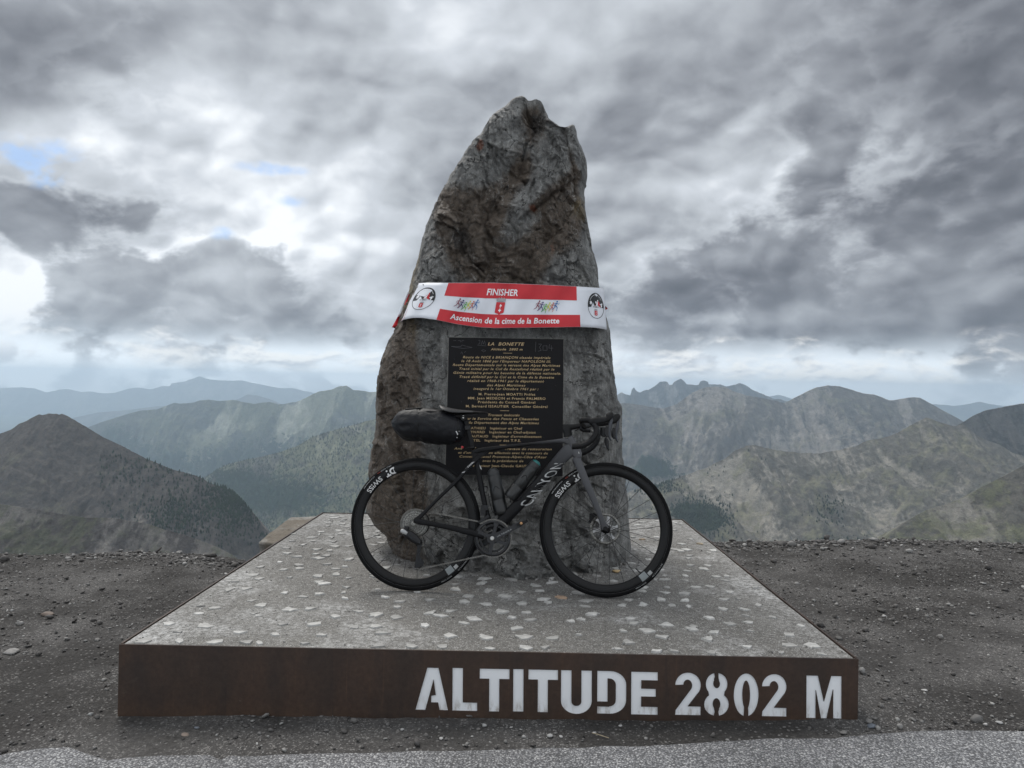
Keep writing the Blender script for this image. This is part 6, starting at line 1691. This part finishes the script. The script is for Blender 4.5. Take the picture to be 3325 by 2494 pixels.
# flat block: top outline at z = -.06
tpx = [(842, 1757), (870, 1733), (926, 1692), (945, 1679), (1040, 1677), (1110, 1676), (1130, 1700), (1060, 1790), (960, 1800)]
zt = -.055
outl = np.array([at_z(p[0], p[1], zt)[:2] for p in tpx[:6]]); outl = np.vstack([outl, [outl[-1] + (.1, -1.0)], [outl[0] + (.7, -.25)]])
cxy = outl.mean(0); nn_ = 90; tt = np.linspace(0, len(outl), nn_, endpoint=False); oi = np.array([outl[int(k) % len(outl)] * (1 - k % 1) + outl[(int(k) + 1) % len(outl)] * (k % 1) for k in tt])
V = []; lay = np.concatenate([np.linspace(0, -.42, 26)])
for rr_ in np.linspace(.05, .97, 14): V += [(*(cxy + (p - cxy) * rr_), zt + .012 * float(perlin(*(p * 3 * rr_), .3, 3)) + .006 * float(perlin(*(p * 9 * rr_), .3, 3))) for p in oi]
for z in lay:
    s_ = 1 + .035 * float(perlin(z * 22, 1.2, .5, 6)) - .02 * (z < -.02)
    V += [(*(cxy + (p - cxy) * (s_ + .03 * float(perlin(p[0] * 5, p[1] * 5, z * 14, 12)))), zt + z - .008) for p in oi]
me = mesh_from('boulder', np.array(V) - np.array([*cxy, -.45]), grid_faces(nn_, 14 + len(lay), True), False, [m_bd])
bd = link('boulder', me, label='brown flat-topped layered boulder behind the left rear corner of the plinth', category='boulder'); bd.location = (*cxy, -.45)

# ================================================================== single rocks worth telling apart
m_rk = stone_mat('loose_rock', [(0, (.06, .057, .054)), (.5, (.13, .125, .12)), (1, (.30, .29, .28))], 30)
m_pink = stone_mat('pinkish_rock', [(0, (.17, .135, .115)), (1, (.23, .185, .155))], 20)
m_pale = stone_mat('pale_rock', [(0, (.30, .30, .295)), (1, (.42, .41, .40))], 30)
m_slate = stone_mat('slate_rock', [(0, (.13, .145, .17)), (1, (.17, .185, .21))], 30)
c0 = lambda x, y: (x / 2.212, 1750 + y / 2.212)
cR = lambda x, y: (2300 + x / 2.158, 1750 + y / 2.158)
c8 = lambda x, y: (300 + x / 1.58, 1950 + y / 1.58)
cB = lambda x, y: (1300 + x / 1.3825, 1980 + y / 1.3825)
rocks = [  # photo point of the foot, half width px, mat, flatness, label
    (c0(330, 556), 25, m_pink, .30, 'flat pinkish brown stone lying alone in the dark gravel left of the plinth'),
    (c0(60, 830), 33, m_rk, .22, 'wide flat grey slab of rock at the left edge of the gravel'),
    (c0(134, 618), 14, m_rk, .6, 'lumpy pale grey stone just below the pinkish stone'),
    (c0(648, 1270), 10, m_pale, .6, 'upper of two rounded pale stones near the left end of the rusty plate'),
    (c0(695, 1290), 14, m_rk, .5, 'larger of two rounded stones near the left end of the rusty plate'),
    (c0(1414, 1365), 11, m_slate, .3, 'bluish slate flake in the dirt below the left of the plate'),
    (c0(1328, 1415), 17, m_pink, .22, 'flat reddish flake in the dirt below the left of the plate'),
    (c8(1338, 630), 13, m_rk, .85, 'dark angular rock against the foot of the rusty plate'),
    (c8(1302, 618), 6, m_rk, .8, 'small stone right beside the dark angular rock at the plate foot'),
    (c8(1590, 668), 9, m_pale, .5, 'pale pebble in the dirt midway below the blank part of the plate'),
    (c8(2010, 650), 10, m_pale, .6, 'upper of two pale pebbles below the letter T'),
    (c8(1980, 668), 8, m_rk, .6, 'lower of two pebbles below the letter T'),
    (c8(1790, 715), 9, m_pale, .5, 'pale pebble close to the asphalt edge below the letter A'),
    (cB(672, 574), 11, m_pale, .55, 'pale stone left in the trio below the letters T and U'),
    (cB(720, 574), 8, m_pale, .5, 'pale stone right in the trio below the letters T and U'),
    (cB(698, 560), 7, m_rk, .5, 'rear stone in the trio below the letters T and U'),
    (cB(1128, 528), 8, m_rk, .7, 'grey stone in the dirt below the letter E'),
    (cB(988, 524), 8, m_pale, .5, 'small pale stone below the letter D'),
    (cB(1436, 600), 9, m_slate, .4, 'slate chip lying on the asphalt edge below the figure 8'),
    (cR(1343, 1335), 13, m_rk, .75, 'upright grey stone beyond the right end of the rusty plate'),
    (cR(1135, 1295), 16, m_rk, .5, 'rough grey stone in the rubble at the right end of the plate'),
    (cR(1150, 1325), 18, m_slate, .4, 'dark bluish slate in the rubble at the right end of the plate'),
    (cR(945, 1370), 14, m_rk, .45, 'flat stone at the asphalt edge below the right plate corner'),
    (cR(1220, 512), 15, m_rk, .55, 'angular stone on the gravel right of the plinth beside its sloping edge'),
    (cR(893, 556), 11, m_rk, .7, 'lump of grey rock close to the right edge of the plinth'),
    (cR(912, 705), 14, m_rk, .45, 'flat rock touching the right edge of the plinth'),
    (cR(1520, 1068), 11, m_pale, .35, 'pale flake lying alone on the dark gravel at right'),
    (cR(1947, 1312), 9, m_pale, .7, 'small upright pale stone near the lower right corner'),
    (cR(2042, 1300), 12, m_pale, .5, 'pale wedge-shaped stone near the lower right corner'),
    (cR(2195, 1350), 14, m_rk, .8, 'grey stone cut by the right edge of the photo'),
]
for i, (p, hwp, mt, fl, lab) in enumerate(rocks):
    q = at_z(p[0], p[1], -.26)
    for _ in range(4): q = at_z(p[0], p[1], float(zg(q[0], q[1])))
    r_ = hwp / 2401 * q[1]; me = rock_mesh('rock', (r_, r_ * .8, r_ * fl), 300 + i, mt, 2, 10, .08)
    o = link('rock', me, label=lab, category='rock', group='loose stones around the plinth'); o.location = (q[0], q[1] + r_ * .3, float(zg(q[0], q[1])) + .001); o.rotation_euler = (0, 0, random.uniform(-.4, .4))
q = at_z(*C2(838, 1437), .002); me = rock_mesh('pebble', (.031, .022, .008), 77, stone_mat('ochre_stone', [(0, (.42, .30, .16)), (1, (.45, .33, .18))], 20), 2, 5, .08)
o = link('ochre_stone', me, label='flat yellowish stone on the plinth seen through the front wheel', category='stone chip'); o.location = (q[0], q[1], 0)
mb = MB(); q = [at_z(*cB(x, y), -.255) for x, y in ((860, 560), (885, 566), (935, 583))]; mb.tube([p + np.array([0, 0, .006]) - q[0] for p in q], .0014, 5)
o = mb.build('dry_straw', simple('straw', (.30, .25, .17), .8)); o.location = tuple(q[0]); o['label'] = 'single dry straw lying in the dirt below the lettering'; o['category'] = 'straw'
